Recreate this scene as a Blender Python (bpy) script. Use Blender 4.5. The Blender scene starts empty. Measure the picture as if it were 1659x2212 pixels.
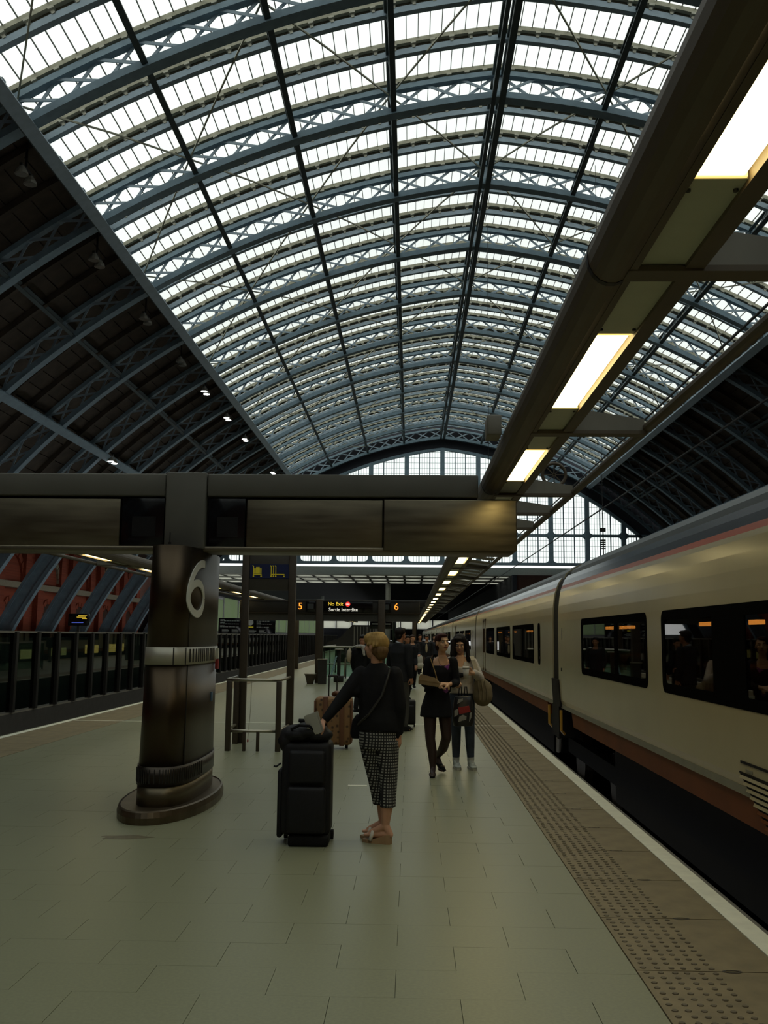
import bpy, bmesh, math, random
from mathutils import Vector, Matrix
random.seed(7)
S = bpy.context.scene
COL = S.collection
PI = math.pi
V = Vector

# ------------------------------------------------------------------ camera
FPX, CX, CY, CAMZ = 2000.0, 829.5, 1106.0, 1.65
VPX, VPY, ROLL = 886.0, 1374.0, math.radians(0.35)
_d = V(((VPX - CX) / FPX, -(VPY - CY) / FPX, 1.0)).normalized()
_u = V((math.sin(ROLL), math.cos(ROLL), 0.0))
_u = (_u - _d * _u.dot(_d)).normalized()
_x = _d.cross(_u)
if _x.x < 0: _x = -_x
# rows: world X, Y, Z expressed in camera coordinates (right, up, forward)
right = V((_x.x, _d.x, _u.x)); up = V((_x.y, _d.y, _u.y)); fwd = V((_x.z, _d.z, _u.z))
cd = bpy.data.cameras.new('camera'); cam = bpy.data.objects.new('camera', cd); COL.objects.link(cam)
cd.sensor_fit = 'VERTICAL'; cd.sensor_height = 36.0; cd.lens = FPX / 2212 * 36.0
cd.clip_start = 0.05; cd.clip_end = 2000
m = Matrix(((right.x, up.x, -fwd.x, 0), (right.y, up.y, -fwd.y, 0), (right.z, up.z, -fwd.z, CAMZ), (0, 0, 0, 1)))
cam.matrix_world = m
S.camera = cam

# ------------------------------------------------------------------ sky and exposure
W = bpy.data.worlds.new('overcast_sky'); S.world = W; W.use_nodes = True
bgn = W.node_tree.nodes['Background']
bgn.inputs[0].default_value = (0.97, 1.0, 0.98, 1); bgn.inputs[1].default_value = 1.3
S.view_settings.view_transform = 'Standard'; S.view_settings.look = 'None'
S.view_settings.exposure = 0.0; S.view_settings.gamma = 1.0
S.view_settings.use_curve_mapping = False
S.cycles.use_denoising = True; S.cycles.use_light_tree = False
S.cycles.use_adaptive_sampling = True; S.cycles.adaptive_threshold = 0.03
S.cycles.max_bounces = 6; S.cycles.diffuse_bounces = 3; S.cycles.glossy_bounces = 3; S.cycles.transparent_max_bounces = 10
S.cycles.caustics_reflective = False; S.cycles.caustics_refractive = False
S.cycles.sample_clamp_indirect = 4.0

# ------------------------------------------------------------------ materials
MATS = {}
def mat(name, col, rough=0.6, metal=0.0, var=0.12, scale=6.0, spec=0.5, bump=0.0, emit=None, estr=0.0, aniso=None, rvar=0.0):
    if name in MATS: return MATS[name]
    m = bpy.data.materials.new(name); m.use_nodes = True
    nt = m.node_tree; b = nt.nodes['Principled BSDF']
    b.inputs['Roughness'].default_value = rough; b.inputs['Metallic'].default_value = metal
    b.inputs['Specular IOR Level'].default_value = spec
    c = (col[0], col[1], col[2], 1)
    if var > 0:
        tc = nt.nodes.new('ShaderNodeTexCoord'); nz = nt.nodes.new('ShaderNodeTexNoise')
        nz.inputs['Scale'].default_value = scale; nz.inputs['Detail'].default_value = 4
        src = tc.outputs['Object']
        if aniso:
            mp = nt.nodes.new('ShaderNodeMapping'); mp.inputs['Scale'].default_value = aniso
            nt.links.new(src, mp.inputs['Vector']); src = mp.outputs['Vector']
        nt.links.new(src, nz.inputs['Vector'])
        r = nt.nodes.new('ShaderNodeMapRange'); r.inputs[1].default_value = 0.25; r.inputs[2].default_value = 0.75
        r.inputs[3].default_value = 1 - var; r.inputs[4].default_value = 1 + var
        nt.links.new(nz.outputs['Fac'], r.inputs[0])
        mx = nt.nodes.new('ShaderNodeMix'); mx.data_type = 'RGBA'; mx.blend_type = 'MULTIPLY'
        mx.inputs[0].default_value = 1.0; mx.inputs[6].default_value = c
        nt.links.new(r.outputs[0], mx.inputs[7]); nt.links.new(mx.outputs[2], b.inputs['Base Color'])
        if rvar > 0:
            r2 = nt.nodes.new('ShaderNodeMapRange'); r2.inputs[1].default_value = 0.3; r2.inputs[2].default_value = 0.7
            r2.inputs[3].default_value = max(0.02, rough - rvar); r2.inputs[4].default_value = rough + rvar
            nt.links.new(nz.outputs['Fac'], r2.inputs[0]); nt.links.new(r2.outputs[0], b.inputs['Roughness'])
        if bump > 0:
            bp = nt.nodes.new('ShaderNodeBump'); bp.inputs['Strength'].default_value = bump; bp.inputs['Distance'].default_value = 0.01
            nt.links.new(nz.outputs['Fac'], bp.inputs['Height']); nt.links.new(bp.outputs[0], b.inputs['Normal'])
    else:
        b.inputs['Base Color'].default_value = c
    if emit:
        b.inputs['Emission Color'].default_value = (emit[0], emit[1], emit[2], 1); b.inputs['Emission Strength'].default_value = estr
    MATS[name] = m
    return m

def glassmat(name, tint, gloss=0.035, rough=0.02, fres=True):
    if name in MATS: return MATS[name]
    m = bpy.data.materials.new(name); m.use_nodes = True; nt = m.node_tree
    nt.nodes.remove(nt.nodes['Principled BSDF'])
    out = nt.nodes['Material Output']
    t = nt.nodes.new('ShaderNodeBsdfTransparent'); t.inputs[0].default_value = (*tint, 1)
    g = nt.nodes.new('ShaderNodeBsdfGlossy'); g.inputs['Roughness'].default_value = rough
    mx = nt.nodes.new('ShaderNodeMixShader')
    if fres:
        f = nt.nodes.new('ShaderNodeLayerWeight'); f.inputs[0].default_value = 0.5
        p = nt.nodes.new('ShaderNodeMath'); p.operation = 'POWER'; p.inputs[1].default_value = 5.0
        r = nt.nodes.new('ShaderNodeMapRange'); r.inputs[3].default_value = gloss; r.inputs[4].default_value = 0.9
        nt.links.new(f.outputs['Facing'], p.inputs[0]); nt.links.new(p.outputs[0], r.inputs[0])
        nt.links.new(r.outputs[0], mx.inputs[0])
    else: mx.inputs[0].default_value = gloss
    nt.links.new(t.outputs[0], mx.inputs[1]); nt.links.new(g.outputs[0], mx.inputs[2]); nt.links.new(mx.outputs[0], out.inputs[0])
    MATS[name] = m
    return m

def transmat(name, col, frac=0.7, tint=(0.75, 0.95, 0.6)):
    """frosted pane: diffuse on one side, translucent through"""
    if name in MATS: return MATS[name]
    m = bpy.data.materials.new(name); m.use_nodes = True; nt = m.node_tree
    nt.nodes.remove(nt.nodes['Principled BSDF']); out = nt.nodes['Material Output']
    d = nt.nodes.new('ShaderNodeBsdfDiffuse'); t = nt.nodes.new('ShaderNodeBsdfTranslucent')
    tc = nt.nodes.new('ShaderNodeTexCoord'); nz = nt.nodes.new('ShaderNodeTexNoise'); nz.inputs['Scale'].default_value = 0.35
    nt.links.new(tc.outputs['Object'], nz.inputs['Vector'])
    mc = nt.nodes.new('ShaderNodeMix'); mc.data_type = 'RGBA'
    mc.inputs[6].default_value = (col[0] * tint[0], col[1] * tint[1], col[2] * tint[2], 1); mc.inputs[7].default_value = (*col, 1)
    nt.links.new(nz.outputs['Fac'], mc.inputs[0])
    for n in (d, t): nt.links.new(mc.outputs[2], n.inputs[0])
    mx = nt.nodes.new('ShaderNodeMixShader'); mx.inputs[0].default_value = frac
    nt.links.new(d.outputs[0], mx.inputs[1]); nt.links.new(t.outputs[0], mx.inputs[2]); nt.links.new(mx.outputs[0], out.inputs[0])
    MATS[name] = m
    return m

M_FLOOR = mat('terrazzo', (0.238, 0.242, 0.150), 0.36, var=0.16, scale=55, spec=0.5, rvar=0.05)
M_JOINT = mat('joint_dark', (0.155, 0.155, 0.105), 0.8)
M_TACT = mat('tactile_paving', (0.205, 0.163, 0.088), 0.62, var=0.2, scale=7)
M_DOT = mat('worn_blister', (0.125, 0.100, 0.060), 0.65)
M_EYE = mat('lifting_eye', (0.055, 0.045, 0.030), 0.7)
M_WHITE = mat('white_line_paint', (0.80, 0.80, 0.66), 0.6, var=0.08, scale=9)
M_CONC = mat('concrete_edge', (0.14, 0.13, 0.11), 0.85)
M_BLACK = mat('track_black', (0.009, 0.009, 0.008), 0.95, spec=0.05)
M_RAIL = mat('rail_steel', (0.10, 0.085, 0.07), 0.45, 0.8)
M_BLUE = mat('roof_blue_paint', (0.21, 0.30, 0.36), 0.55, var=0.15, scale=2)
M_BLUE2 = mat('roof_blue_light', (0.34, 0.43, 0.50), 0.5, var=0.12, scale=2)
M_PURLIN = mat('purlin_dark', (0.055, 0.08, 0.085), 0.6)
M_OLIVE = mat('gutter_olive', (0.46, 0.44, 0.33), 0.7, var=0.2, scale=3)
M_BRACK = mat('gutter_bracket', (0.55, 0.53, 0.43), 0.7)
M_RECESS = mat('gutter_recess', (0.10, 0.085, 0.055), 0.8)
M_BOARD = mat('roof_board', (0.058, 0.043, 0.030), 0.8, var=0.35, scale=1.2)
M_BAR = mat('glazing_bar', (0.20, 0.20, 0.18), 0.6)
M_RGLASS = glassmat('roof_glass', (0.94, 0.96, 0.94))
M_GGLASS = glassmat('gable_glass', (0.93, 0.96, 0.95))
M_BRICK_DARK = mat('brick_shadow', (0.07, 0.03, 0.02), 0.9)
M_STONE = mat('stone_band', (0.36, 0.31, 0.22), 0.8)
M_NAVY = mat('ceiling_navy', (0.018, 0.019, 0.026), 0.8)
M_FASCIA = mat('fascia_grey', (0.50, 0.50, 0.43), 0.6)
M_SKYL = transmat('skylight_frost', (0.74, 0.74, 0.68), 0.8, (0.9, 0.9, 0.88))
M_GREENGL = transmat('green_frosted_glass', (0.50, 0.54, 0.45), 0.85, (0.86, 1.0, 0.72))
M_FIN = mat('glass_fin', (0.5, 0.52, 0.48), 0.5)
M_BEAM = mat('beam_grey', (0.125, 0.12, 0.098), 0.6, var=0.1, scale=3)
M_STEEL = mat('brushed_steel', (0.20, 0.175, 0.125), 0.45, 1.0, var=0.15, scale=5, aniso=(0.4, 0.4, 14), rvar=0.08)
M_PANEL = mat('brushed_panel', (0.19, 0.165, 0.115), 0.42, 1.0, var=0.2, scale=2.0, aniso=(1, 1, 9), rvar=0.08)
M_BRONZE = mat('column_bronze', (0.078, 0.058, 0.038), 0.40, 1.0, var=0.1, scale=2)
M_BRONZED = mat('column_bronze_dark', (0.06, 0.05, 0.04), 0.4, 0.9)
M_ALU = mat('aluminium_band', (0.46, 0.44, 0.36), 0.42, 0.35, var=0.06)
M_PLINTH = mat('plinth_bronze', (0.13, 0.10, 0.066), 0.42, 0.85, var=0.3, scale=5)
M_SCREEN = mat('screen_black', (0.004, 0.004, 0.005), 0.12, var=0)
M_NUM = mat('numeral_grey', (0.74, 0.74, 0.65), 0.5, var=0.04)
M_BOOM = mat('boom_brown', (0.115, 0.090, 0.060), 0.55, var=0.12, scale=3)
M_ARM = mat('arm_grey', (0.24, 0.225, 0.185), 0.55)
M_FROST = mat('boom_frosted_panel', (0.52, 0.54, 0.40), 0.3, var=0.05)
M_LAMP = mat('lamp_diffuser', (0.9, 0.8, 0.5), 0.5, var=0, emit=(1.0, 0.80, 0.36), estr=9.0)
M_LAMPF = mat('lamp_end_glow', (0.9, 0.7, 0.3), 0.5, var=0, emit=(1.0, 0.68, 0.2), estr=1.2)
M_SPOT = mat('spot_lens', (1, 1, 1), 0.5, var=0, emit=(1.0, 0.98, 0.93), estr=14.0)
M_DARK = mat('dark_metal', (0.03, 0.028, 0.025), 0.5, 0.3)
M_POST = mat('post_brown', (0.075, 0.058, 0.042), 0.45, 0.5)
M_RAILS = mat('rail_stainless', (0.42, 0.39, 0.31), 0.33, 0.9)
M_BLUESIGN = mat('sign_blue', (0.010, 0.018, 0.085), 0.5, var=0)
M_YEL = mat('sign_yellow', (0.55, 0.46, 0.03), 0.5, var=0, emit=(0.6, 0.5, 0.02), estr=0.12)
M_ORAN = mat('led_orange', (0.8, 0.3, 0.05), 0.5, var=0, emit=(1.0, 0.30, 0.03), estr=1.6)
M_LEDY = mat('led_yellow', (0.8, 0.6, 0.1), 0.5, var=0, emit=(1.0, 0.66, 0.05), estr=0.9)
M_LEDW = mat('led_white', (0.8, 0.8, 0.8), 0.5, var=0, emit=(1.0, 0.95, 0.8), estr=0.8)
M_LEDR = mat('led_red', (0.8, 0.05, 0.05), 0.5, var=0, emit=(1.0, 0.05, 0.04), estr=0.9)
M_LEDB = mat('led_blue', (0.1, 0.15, 0.6), 0.5, var=0, emit=(0.1, 0.15, 0.8), estr=0.35)
M_FENCEGL = glassmat('fence_glass', (0.20, 0.25, 0.22))
M_CLEAR = glassmat('clear_green_glass', (0.62, 0.78, 0.70))
M_CREAM = mat('train_cream', (0.40, 0.36, 0.235), 0.22, var=0.04, scale=1.5)
M_NAVYP = mat('train_navy', (0.010, 0.014, 0.028), 0.15, var=0.1, spec=0.05)
M_ORP = mat('train_orange_line', (0.34, 0.05, 0.010), 0.35, var=0.05)
M_SKIRT = mat('train_skirt_orange', (0.15, 0.045, 0.009), 0.6, var=0.15, scale=2, spec=0.15)
M_GREYS = mat('train_grey_strip', (0.20, 0.20, 0.155), 0.4)
M_ROOFG = mat('train_roof_grey', (0.055, 0.065, 0.068), 0.45, spec=0.3)
M_WFRAME = mat('window_black', (0.006, 0.006, 0.006), 0.6, var=0, spec=0.0)
M_RUB = mat('rubber_black', (0.010, 0.010, 0.010), 0.7, spec=0.15)
M_TGLASS = glassmat('train_glass', (0.34, 0.31, 0.27), rough=0.015)
M_INT = mat('train_interior', (0.05, 0.035, 0.025), 0.8)
M_SEAT = mat('train_seat', (0.10, 0.06, 0.04), 0.8)
M_INTL = mat('interior_lamp', (1, 0.5, 0.1), 0.5, var=0, emit=(1.0, 0.42, 0.08), estr=5.0)
M_SHOPL = mat('shop_light', (1, 0.6, 0.2), 0.5, var=0, emit=(1.0, 0.55, 0.16), estr=2.6)
M_SHOPY = mat('shop_light_pale', (0.8, 0.7, 0.3), 0.5, var=0, emit=(0.8, 0.62, 0.25), estr=0.75)

# ------------------------------------------------------------------ helpers
class MB:
    def __init__(s): s.v = []; s.f = []
    def add(s, vs, fs):
        n = len(s.v); s.v += [tuple(p) for p in vs]; s.f += [tuple(i + n for i in f) for f in fs]; return s
    def box(s, x0, x1, y0, y1, z0, z1):
        return s.add([(x0,y0,z0),(x1,y0,z0),(x1,y1,z0),(x0,y1,z0),(x0,y0,z1),(x1,y0,z1),(x1,y1,z1),(x0,y1,z1)],
                     [(0,3,2,1),(4,5,6,7),(0,1,5,4),(1,2,6,5),(2,3,7,6),(3,0,4,7)])
    def cbox(s, c, sx, sy, sz): return s.box(c[0]-sx/2, c[0]+sx/2, c[1]-sy/2, c[1]+sy/2, c[2]-sz/2, c[2]+sz/2)
    def beam(s, p, q, w, h, upv=(0, 0, 1)):
        p = V(p); q = V(q); d = (q - p).normalized(); u = V(upv)
        if abs(d.dot(u)) > 0.98: u = V((0, 1, 0))
        a = d.cross(u).normalized(); b = a.cross(d).normalized()
        a *= w / 2; b *= h / 2
        return s.add([p-a-b, p+a-b, p+a+b, p-a+b, q-a-b, q+a-b, q+a+b, q-a+b],
                     [(0,1,2,3),(7,6,5,4),(0,4,5,1),(1,5,6,2),(2,6,7,3),(3,7,4,0)])
    def loft(s, rings, cap=True, closed=True):
        n = len(rings[0]); vs = [p for r in rings for p in r]; fs = []
        for i in range(len(rings) - 1):
            for j in range(n if closed else n - 1):
                k = (j + 1) % n
                fs.append((i*n+j, i*n+k, (i+1)*n+k, (i+1)*n+j))
        if cap:
            fs.append(tuple(range(n - 1, -1, -1))); fs.append(tuple((len(rings)-1)*n + j for j in range(n)))
        return s.add(vs, fs)
    def tube(s, pts, r, n=8, cap=True):
        pts = [V(p) for p in pts]; rs = r if isinstance(r, (list, tuple)) else [r] * len(pts)
        rings = []; ref = None
        for i, p in enumerate(pts):
            d = (pts[min(i+1, len(pts)-1)] - pts[max(i-1, 0)]).normalized()
            if ref is None:
                ref = V((0, 0, 1)) if abs(d.z) < 0.9 else V((1, 0, 0))
            a = (ref - d * ref.dot(d)).normalized(); b = d.cross(a); ref = a
            rings.append([p + (a * math.cos(2*PI*j/n) + b * math.sin(2*PI*j/n)) * rs[i] for j in range(n)])
        return s.loft(rings, cap)
    def cyl(s, c, r, z0, z1, n=16, ry=None):
        ry = r if ry is None else ry
        return s.loft([[V((c[0]+r*math.cos(2*PI*j/n), c[1]+ry*math.sin(2*PI*j/n), z)) for j in range(n)] for z in (z0, z1)])
    def ell(s, c, rx, ry, rz, R=None, nu=14, nv=9):
        vs = []; fs = []; c = V(c)
        for i in range(nv + 1):
            t = PI * i / nv
            for j in range(nu):
                p = V((rx*math.sin(t)*math.cos(2*PI*j/nu), ry*math.sin(t)*math.sin(2*PI*j/nu), rz*math.cos(t)))
                if i in (0, nv): p = V((0, 0, rz * math.cos(t))) + V((1e-5*math.cos(2*PI*j/nu), 1e-5*math.sin(2*PI*j/nu), 0))
                vs.append(c + (R @ p if R else p))
        for i in range(nv):
            for j in range(nu):
                k = (j + 1) % nu; fs.append((i*nu+j, (i+1)*nu+j, (i+1)*nu+k, i*nu+k))
        fs.append(tuple(range(nu))); fs.append(tuple(nv*nu + j for j in range(nu - 1, -1, -1)))
        return s.add(vs, fs)
    def cap(s, p, q, r0, r1, n=12):
        """closed tapered capsule"""
        p = V(p); q = V(q); d = (q - p); L = d.length; d = d.normalized() if L > 1e-6 else V((0, 0, 1))
        pts = []; rs = []
        for t in (1.0, 0.85, 0.5, 0.0): pts.append(p - d * r0 * t); rs.append(r0 * math.sqrt(max(1e-5, 1 - t*t)))
        for t in (0.0, 0.5, 0.85, 1.0): pts.append(q + d * r1 * t); rs.append(r1 * math.sqrt(max(1e-5, 1 - t*t)))
        return s.tube(pts, rs, n)
    def mesh(s, name, smooth=False):
        me = bpy.data.meshes.new(name); me.from_pydata(s.v, [], s.f); me.update()
        if smooth: me.polygons.foreach_set('use_smooth', [len(f) <= 4 for f in s.f])
        return me
    def build(s, name, m, parent=None, smooth=False, kind=None, label=None):
        me = s.mesh(name, smooth); return link(name, me, m, parent, kind, label)

def link(name, me, m, parent=None, kind=None, label=None):
    if m is not None and not me.materials: me.materials.append(m)
    o = bpy.data.objects.new(name, me); COL.objects.link(o)
    if parent is not None:
        o.parent = parent
        pw = world_of(parent)
        o.matrix_parent_inverse = pw.inverted()
    if kind: o['kind'] = kind
    if label: o['label'] = label
    return o
_WM = {}
def world_of(o):
    return Matrix.Translation(o.location) if o.parent is None else (world_of(o.parent) @ o.matrix_parent_inverse @ Matrix.Translation(o.location))
def thing(name, label, cat, loc=(0, 0, 0), group=None):
    o = bpy.data.objects.new(name, None); o.empty_display_size = 0.2; COL.objects.link(o)
    o.location = loc; o['label'] = label; o['category'] = cat
    if group: o['group'] = group
    return o
def tag(o, label, cat, group=None):
    o['label'] = label; o['category'] = cat
    if group: o['group'] = group
    return o
def struct(name, loc=(0, 0, 0), label=None):
    o = bpy.data.objects.new(name, None); COL.objects.link(o); o.location = loc; o['kind'] = 'structure'
    if label: o['label'] = label
    return o
def rbox(name, x0, x1, y0, y1, z0, z1, r, m, parent=None, seg=2, kind=None, label=None):
    bm = bmesh.new(); bmesh.ops.create_cube(bm, size=1)
    for v in bm.verts: v.co = V(((x0+x1)/2 + v.co.x*(x1-x0), (y0+y1)/2 + v.co.y*(y1-y0), (z0+z1)/2 + v.co.z*(z1-z0)))
    bmesh.ops.bevel(bm, geom=list(bm.edges), offset=r, segments=seg, affect='EDGES', profile=0.5)
    me = bpy.data.meshes.new(name); bm.to_mesh(me); bm.free()
    me.polygons.foreach_set('use_smooth', [seg > 1] * len(me.polygons))
    return link(name, me, m, parent, kind, label)
_txt = {}
def text_mesh(txt, size):
    c = bpy.data.curves.new('t', 'FONT'); c.body = txt; c.size = size; c.extrude = 0.004
    c.align_x = 'CENTER'; c.align_y = 'CENTER'; c.resolution_u = 4
    o = bpy.data.objects.new('t', c); COL.objects.link(o)
    dg = bpy.context.evaluated_depsgraph_get(); me = bpy.data.meshes.new_from_object(o.evaluated_get(dg))
    bpy.data.objects.remove(o); bpy.data.curves.remove(c)
    return me
def text(name, txt, size, loc, m, parent, sx=1.0):
    """upright lettering facing -Y"""
    me = text_mesh(txt, size); me.materials.clear()
    me.transform(Matrix.Translation(loc) @ Matrix.Rotation(PI/2, 4, 'X') @ Matrix.Diagonal((sx, 1, 1, 1)))
    return link(name, me, m, parent)

# =================================================================== STRUCTURE: the arched roof
XR, Z0, AC, AK, AR = 4.25, 28.35, 5.155, 48.4, 48.67
YR = [43.4 + 8.94 * k for k in range(-10, 10)]       # principal ribs; the last is the gable
SUB = 8.94 / 3
Y_GAB = YR[-1]
def arch(s, off, sg):
    a = math.asin((s + AC) / AR) if s > 1e-6 else math.asin(AC / (AR + off))
    return V((XR + sg * (-AC + (AR + off) * math.sin(a)), 0, Z0 - AK + (AR + off) * math.cos(a)))
def arc_beam(mb, s0, s1, n, off0, off1, y0, y1, sg):
    rings = []
    for i in range(n + 1):
        s = s0 + (s1 - s0) * i / n
        p = arch(s, off0, sg); q = arch(s, off1, sg)
        rings.append([V((p.x, y0, p.z)), V((p.x, y1, p.z)), V((q.x, y1, q.z)), V((q.x, y0, q.z))])
    mb.loft(rings)
def arcs(mb, s0, s1, n, off0, off1, y0, y1):
    for sg in (-1, 1): arc_beam(mb, s0, s1, n, off0, off1, y0, y1, sg)
SG = 19.7           # edge of the glazing
SPUR = [0, 5.2, 10.1, 15.0, SG, 24.1, 28.2, 33.0]
SEND = 39.2
SBRD = 33.2
ceiling = struct('ceiling')
# principal ribs
lo = MB(); arcs(lo, 0, SEND, 40, 0.0, 0.34, -0.23, 0.23)
arcs(lo, 0, SEND, 40, -0.03, 0.03, -0.3, 0.3)
lo_me = lo.mesh('roof_rib'); lo_me.materials.append(M_BLUE)
uc = MB(); arcs(uc, 0, SEND, 40, 1.22, 1.48, -0.2, 0.2)
uc_me = uc.mesh('upper_chord'); uc_me.materials.append(M_BLUE)
lat = MB()
def lattice(mb, s0, s1, n, sg):
    for i in range(n):
        a = s0 + (s1 - s0) * (i + 0.04) / n; b = s0 + (s1 - s0) * (i + 0.96) / n
        if sg:
            p0, p1, q0, q1 = arch(max(a, 0.05), 0.3, sg), arch(b, 0.3, sg), arch(max(a, 0.05), 1.26, sg), arch(b, 1.26, sg)
            mb.beam(p0 + V((0, -0.06, 0)), q1 + V((0, -0.06, 0)), 0.05, 0.13, (0, 1, 0) if False else (0, 0, 1))
            mb.beam(q0 + V((0, 0.06, 0)), p1 + V((0, 0.06, 0)), 0.05, 0.13)
for sg in (-1, 1):
    for j in range(len(SPUR) - 1): lattice(lat, SPUR[j], SPUR[j+1], 3, sg)
    for s in SPUR[1:]:
        lat.beam(arch(s, 0.3, sg), arch(s, 1.25, sg), 0.14, 0.14)
lat.beam(arch(0, 0.3, 1), arch(0, 1.25, 1), 0.5, 0.16)
lat_me = lat.mesh('rib_lattice'); lat_me.materials.append(M_BLUE2)
web = MB(); arcs(web, 33.6, SEND, 8, 0.2, 1.4, -0.04, 0.04)
web_me = web.mesh('web_plate'); web_me.materials.append(M_BLUE)
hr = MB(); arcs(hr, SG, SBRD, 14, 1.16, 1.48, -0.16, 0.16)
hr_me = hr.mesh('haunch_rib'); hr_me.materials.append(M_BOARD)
sr = MB(); arcs(sr, 0, SG, 22, 1.12, 1.40, -0.15, 0.15)
sr_me = sr.mesh('secondary_rib'); sr_me.materials.append(M_BLUE2)
gt = MB(); arcs(gt, 0, SG, 22, 1.60, 1.80, -0.24, 0.24)
gt_me = gt.mesh('gutter'); gt_me.materials.append(M_OLIVE)
rc = MB(); arcs(rc, 0, SG, 22, 1.49, 1.62, -0.03, 0.10)
rc_me = rc.mesh('gutter_back_board'); rc_me.materials.append(M_RECESS)
bk = MB()
for sg in (-1, 1):
    for i in range(22):
        s = 0.5 + i * 0.87
        p = arch(s, 1.36, sg); q = arch(s, 1.62, sg)
        bk.beam(p + V((0, -0.12, 0)), q + V((0, -0.12, 0)), 0.14, 0.12, (0, 1, 0))
        bk.beam(arch(s, 1.52, sg) + V((0, -0.14, 0)), q + V((0, -0.14, 0)), 0.24, 0.26, (0, 1, 0))
bk_me = bk.mesh('gutter_bracket'); bk_me.materials.append(M_BRACK)
def put(name, me, y, parent, kind=None):
    o = bpy.data.objects.new(name, me); COL.objects.link(o); o.location = (0, y, 0); o.parent = parent
    if kind: o['kind'] = kind
    return o
for i, y in enumerate(YR):
    rb = put('roof_rib', lo_me, y, ceiling)
    for nm, me, kd in (('upper_chord', uc_me, None), ('rib_lattice', lat_me, 'stuff'), ('web_plate', web_me, None)):
        o = put(nm, me, 0, rb, kd)
    if i < len(YR) - 1:
        for k in (0, 1, 2):
            yy = y + SUB * k
            if k:
                put('secondary_rib', sr_me, yy, ceiling); put('haunch_rib', hr_me, yy, ceiling)
            g = put('gutter', gt_me, yy, ceiling)
            put('gutter_bracket', bk_me, 0, g, 'stuff'); put('gutter_back_board', rc_me, 0, g)
# purlins and girders along the shed
YA, YB = YR[0], Y_GAB
for j, s in enumerate(SPUR):
    for sg in ((-1, 1) if s > 0 else (1,)):
        b = MB()
        n = 0
        if s == 0:
            for dx in (-0.24, 0.2):
                p = arch(0, 0.02, 1); p.x = XR + dx; b.beam((p.x, YA, p.z), (p.x, YB, p.z), 0.2 if dx < 0 else 0.3, 0.26)
                p = arch(0, 1.3, 1); b.beam((XR + dx, YA, p.z), (XR + dx, YB, p.z), 0.14, 0.2)
            b.build('ridge_purlin', M_PURLIN, ceiling); continue
        p = arch(s, 0.18, sg); q = arch(s, 1.3, sg); upv = (q - p).normalized()
        if s in (SG, 28.2):
            g = MB(); a = arch(s, -0.12, sg)
            g.beam((a.x, YA, a.z), (a.x, YB, a.z), 0.55, 0.26, upv)
            gd = g.build('roof_girder', M_BLUE2 if s == SG else M_BLUE, ceiling)
            if s == SG:
                a = arch(s + 0.25, 0.9, sg); w = MB(); w.beam((a.x, YA, a.z), (a.x, YB, a.z), 0.08, 2.1, upv)
                w.build('girder_web', M_PURLIN, gd)
                kb = MB()
                yk = YA
                while yk < YB:
                    for o_ in (0.35, 1.1):
                        a = arch(s - 0.05, o_, sg); kb.cbox((a.x, yk, a.z), 0.16, 0.3, 0.3)
                    yk += 1.49
                kb.build('girder_bracket', M_BLUE, gd, kind='stuff')
            continue
        b.beam((p.x, YA, p.z), (p.x, YB, p.z), 0.26 if s < SG else 0.2, 0.16, upv)
        b.beam((q.x, YA, q.z), (q.x, YB, q.z), 0.18, 0.14, upv)
        pr = b.build('purlin', M_PURLIN, ceiling)
        if s < SG:
            st = MB(); yk = YA
            while yk < YB:
                st.beam((p.x, yk, p.z), (q.x, yk, q.z), 0.1, 0.12)
                for dy in (-0.5, 0.5):        # curved knee braces at the secondary ribs
                    st.beam((p.x, yk + dy * 1.2, p.z), (q.x, yk + dy * 0.2, q.z), 0.05, 0.08)
                yk += SUB
            st.build('purlin_strut', M_PURLIN, pr, kind='stuff')
# wind braces: one zigzag rod in every bay of every purlin panel
wb = MB()
for k in range(len(YR) - 1):
    for sg in (-1, 1):
        for j in range(4):
            a, b = SPUR[j], SPUR[j+1]
            if (k + j) % 2 == 0: a, b = b, a
            p = arch(max(a, 0.05), 1.1, sg); q = arch(max(b, 0.05), 1.1, sg)
            mid = arch((SPUR[j] + SPUR[j+1]) / 2, 1.12, sg)
            wb.beam((p.x, YR[k], p.z), (mid.x, (YR[k] + YR[k+1]) / 2, mid.z), 0.07, 0.07)
            wb.beam((mid.x, (YR[k] + YR[k+1]) / 2, mid.z), (q.x, YR[k+1], q.z), 0.07, 0.07)
wb.build('wind_brace', M_OLIVE, ceiling, kind='stuff')
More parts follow.
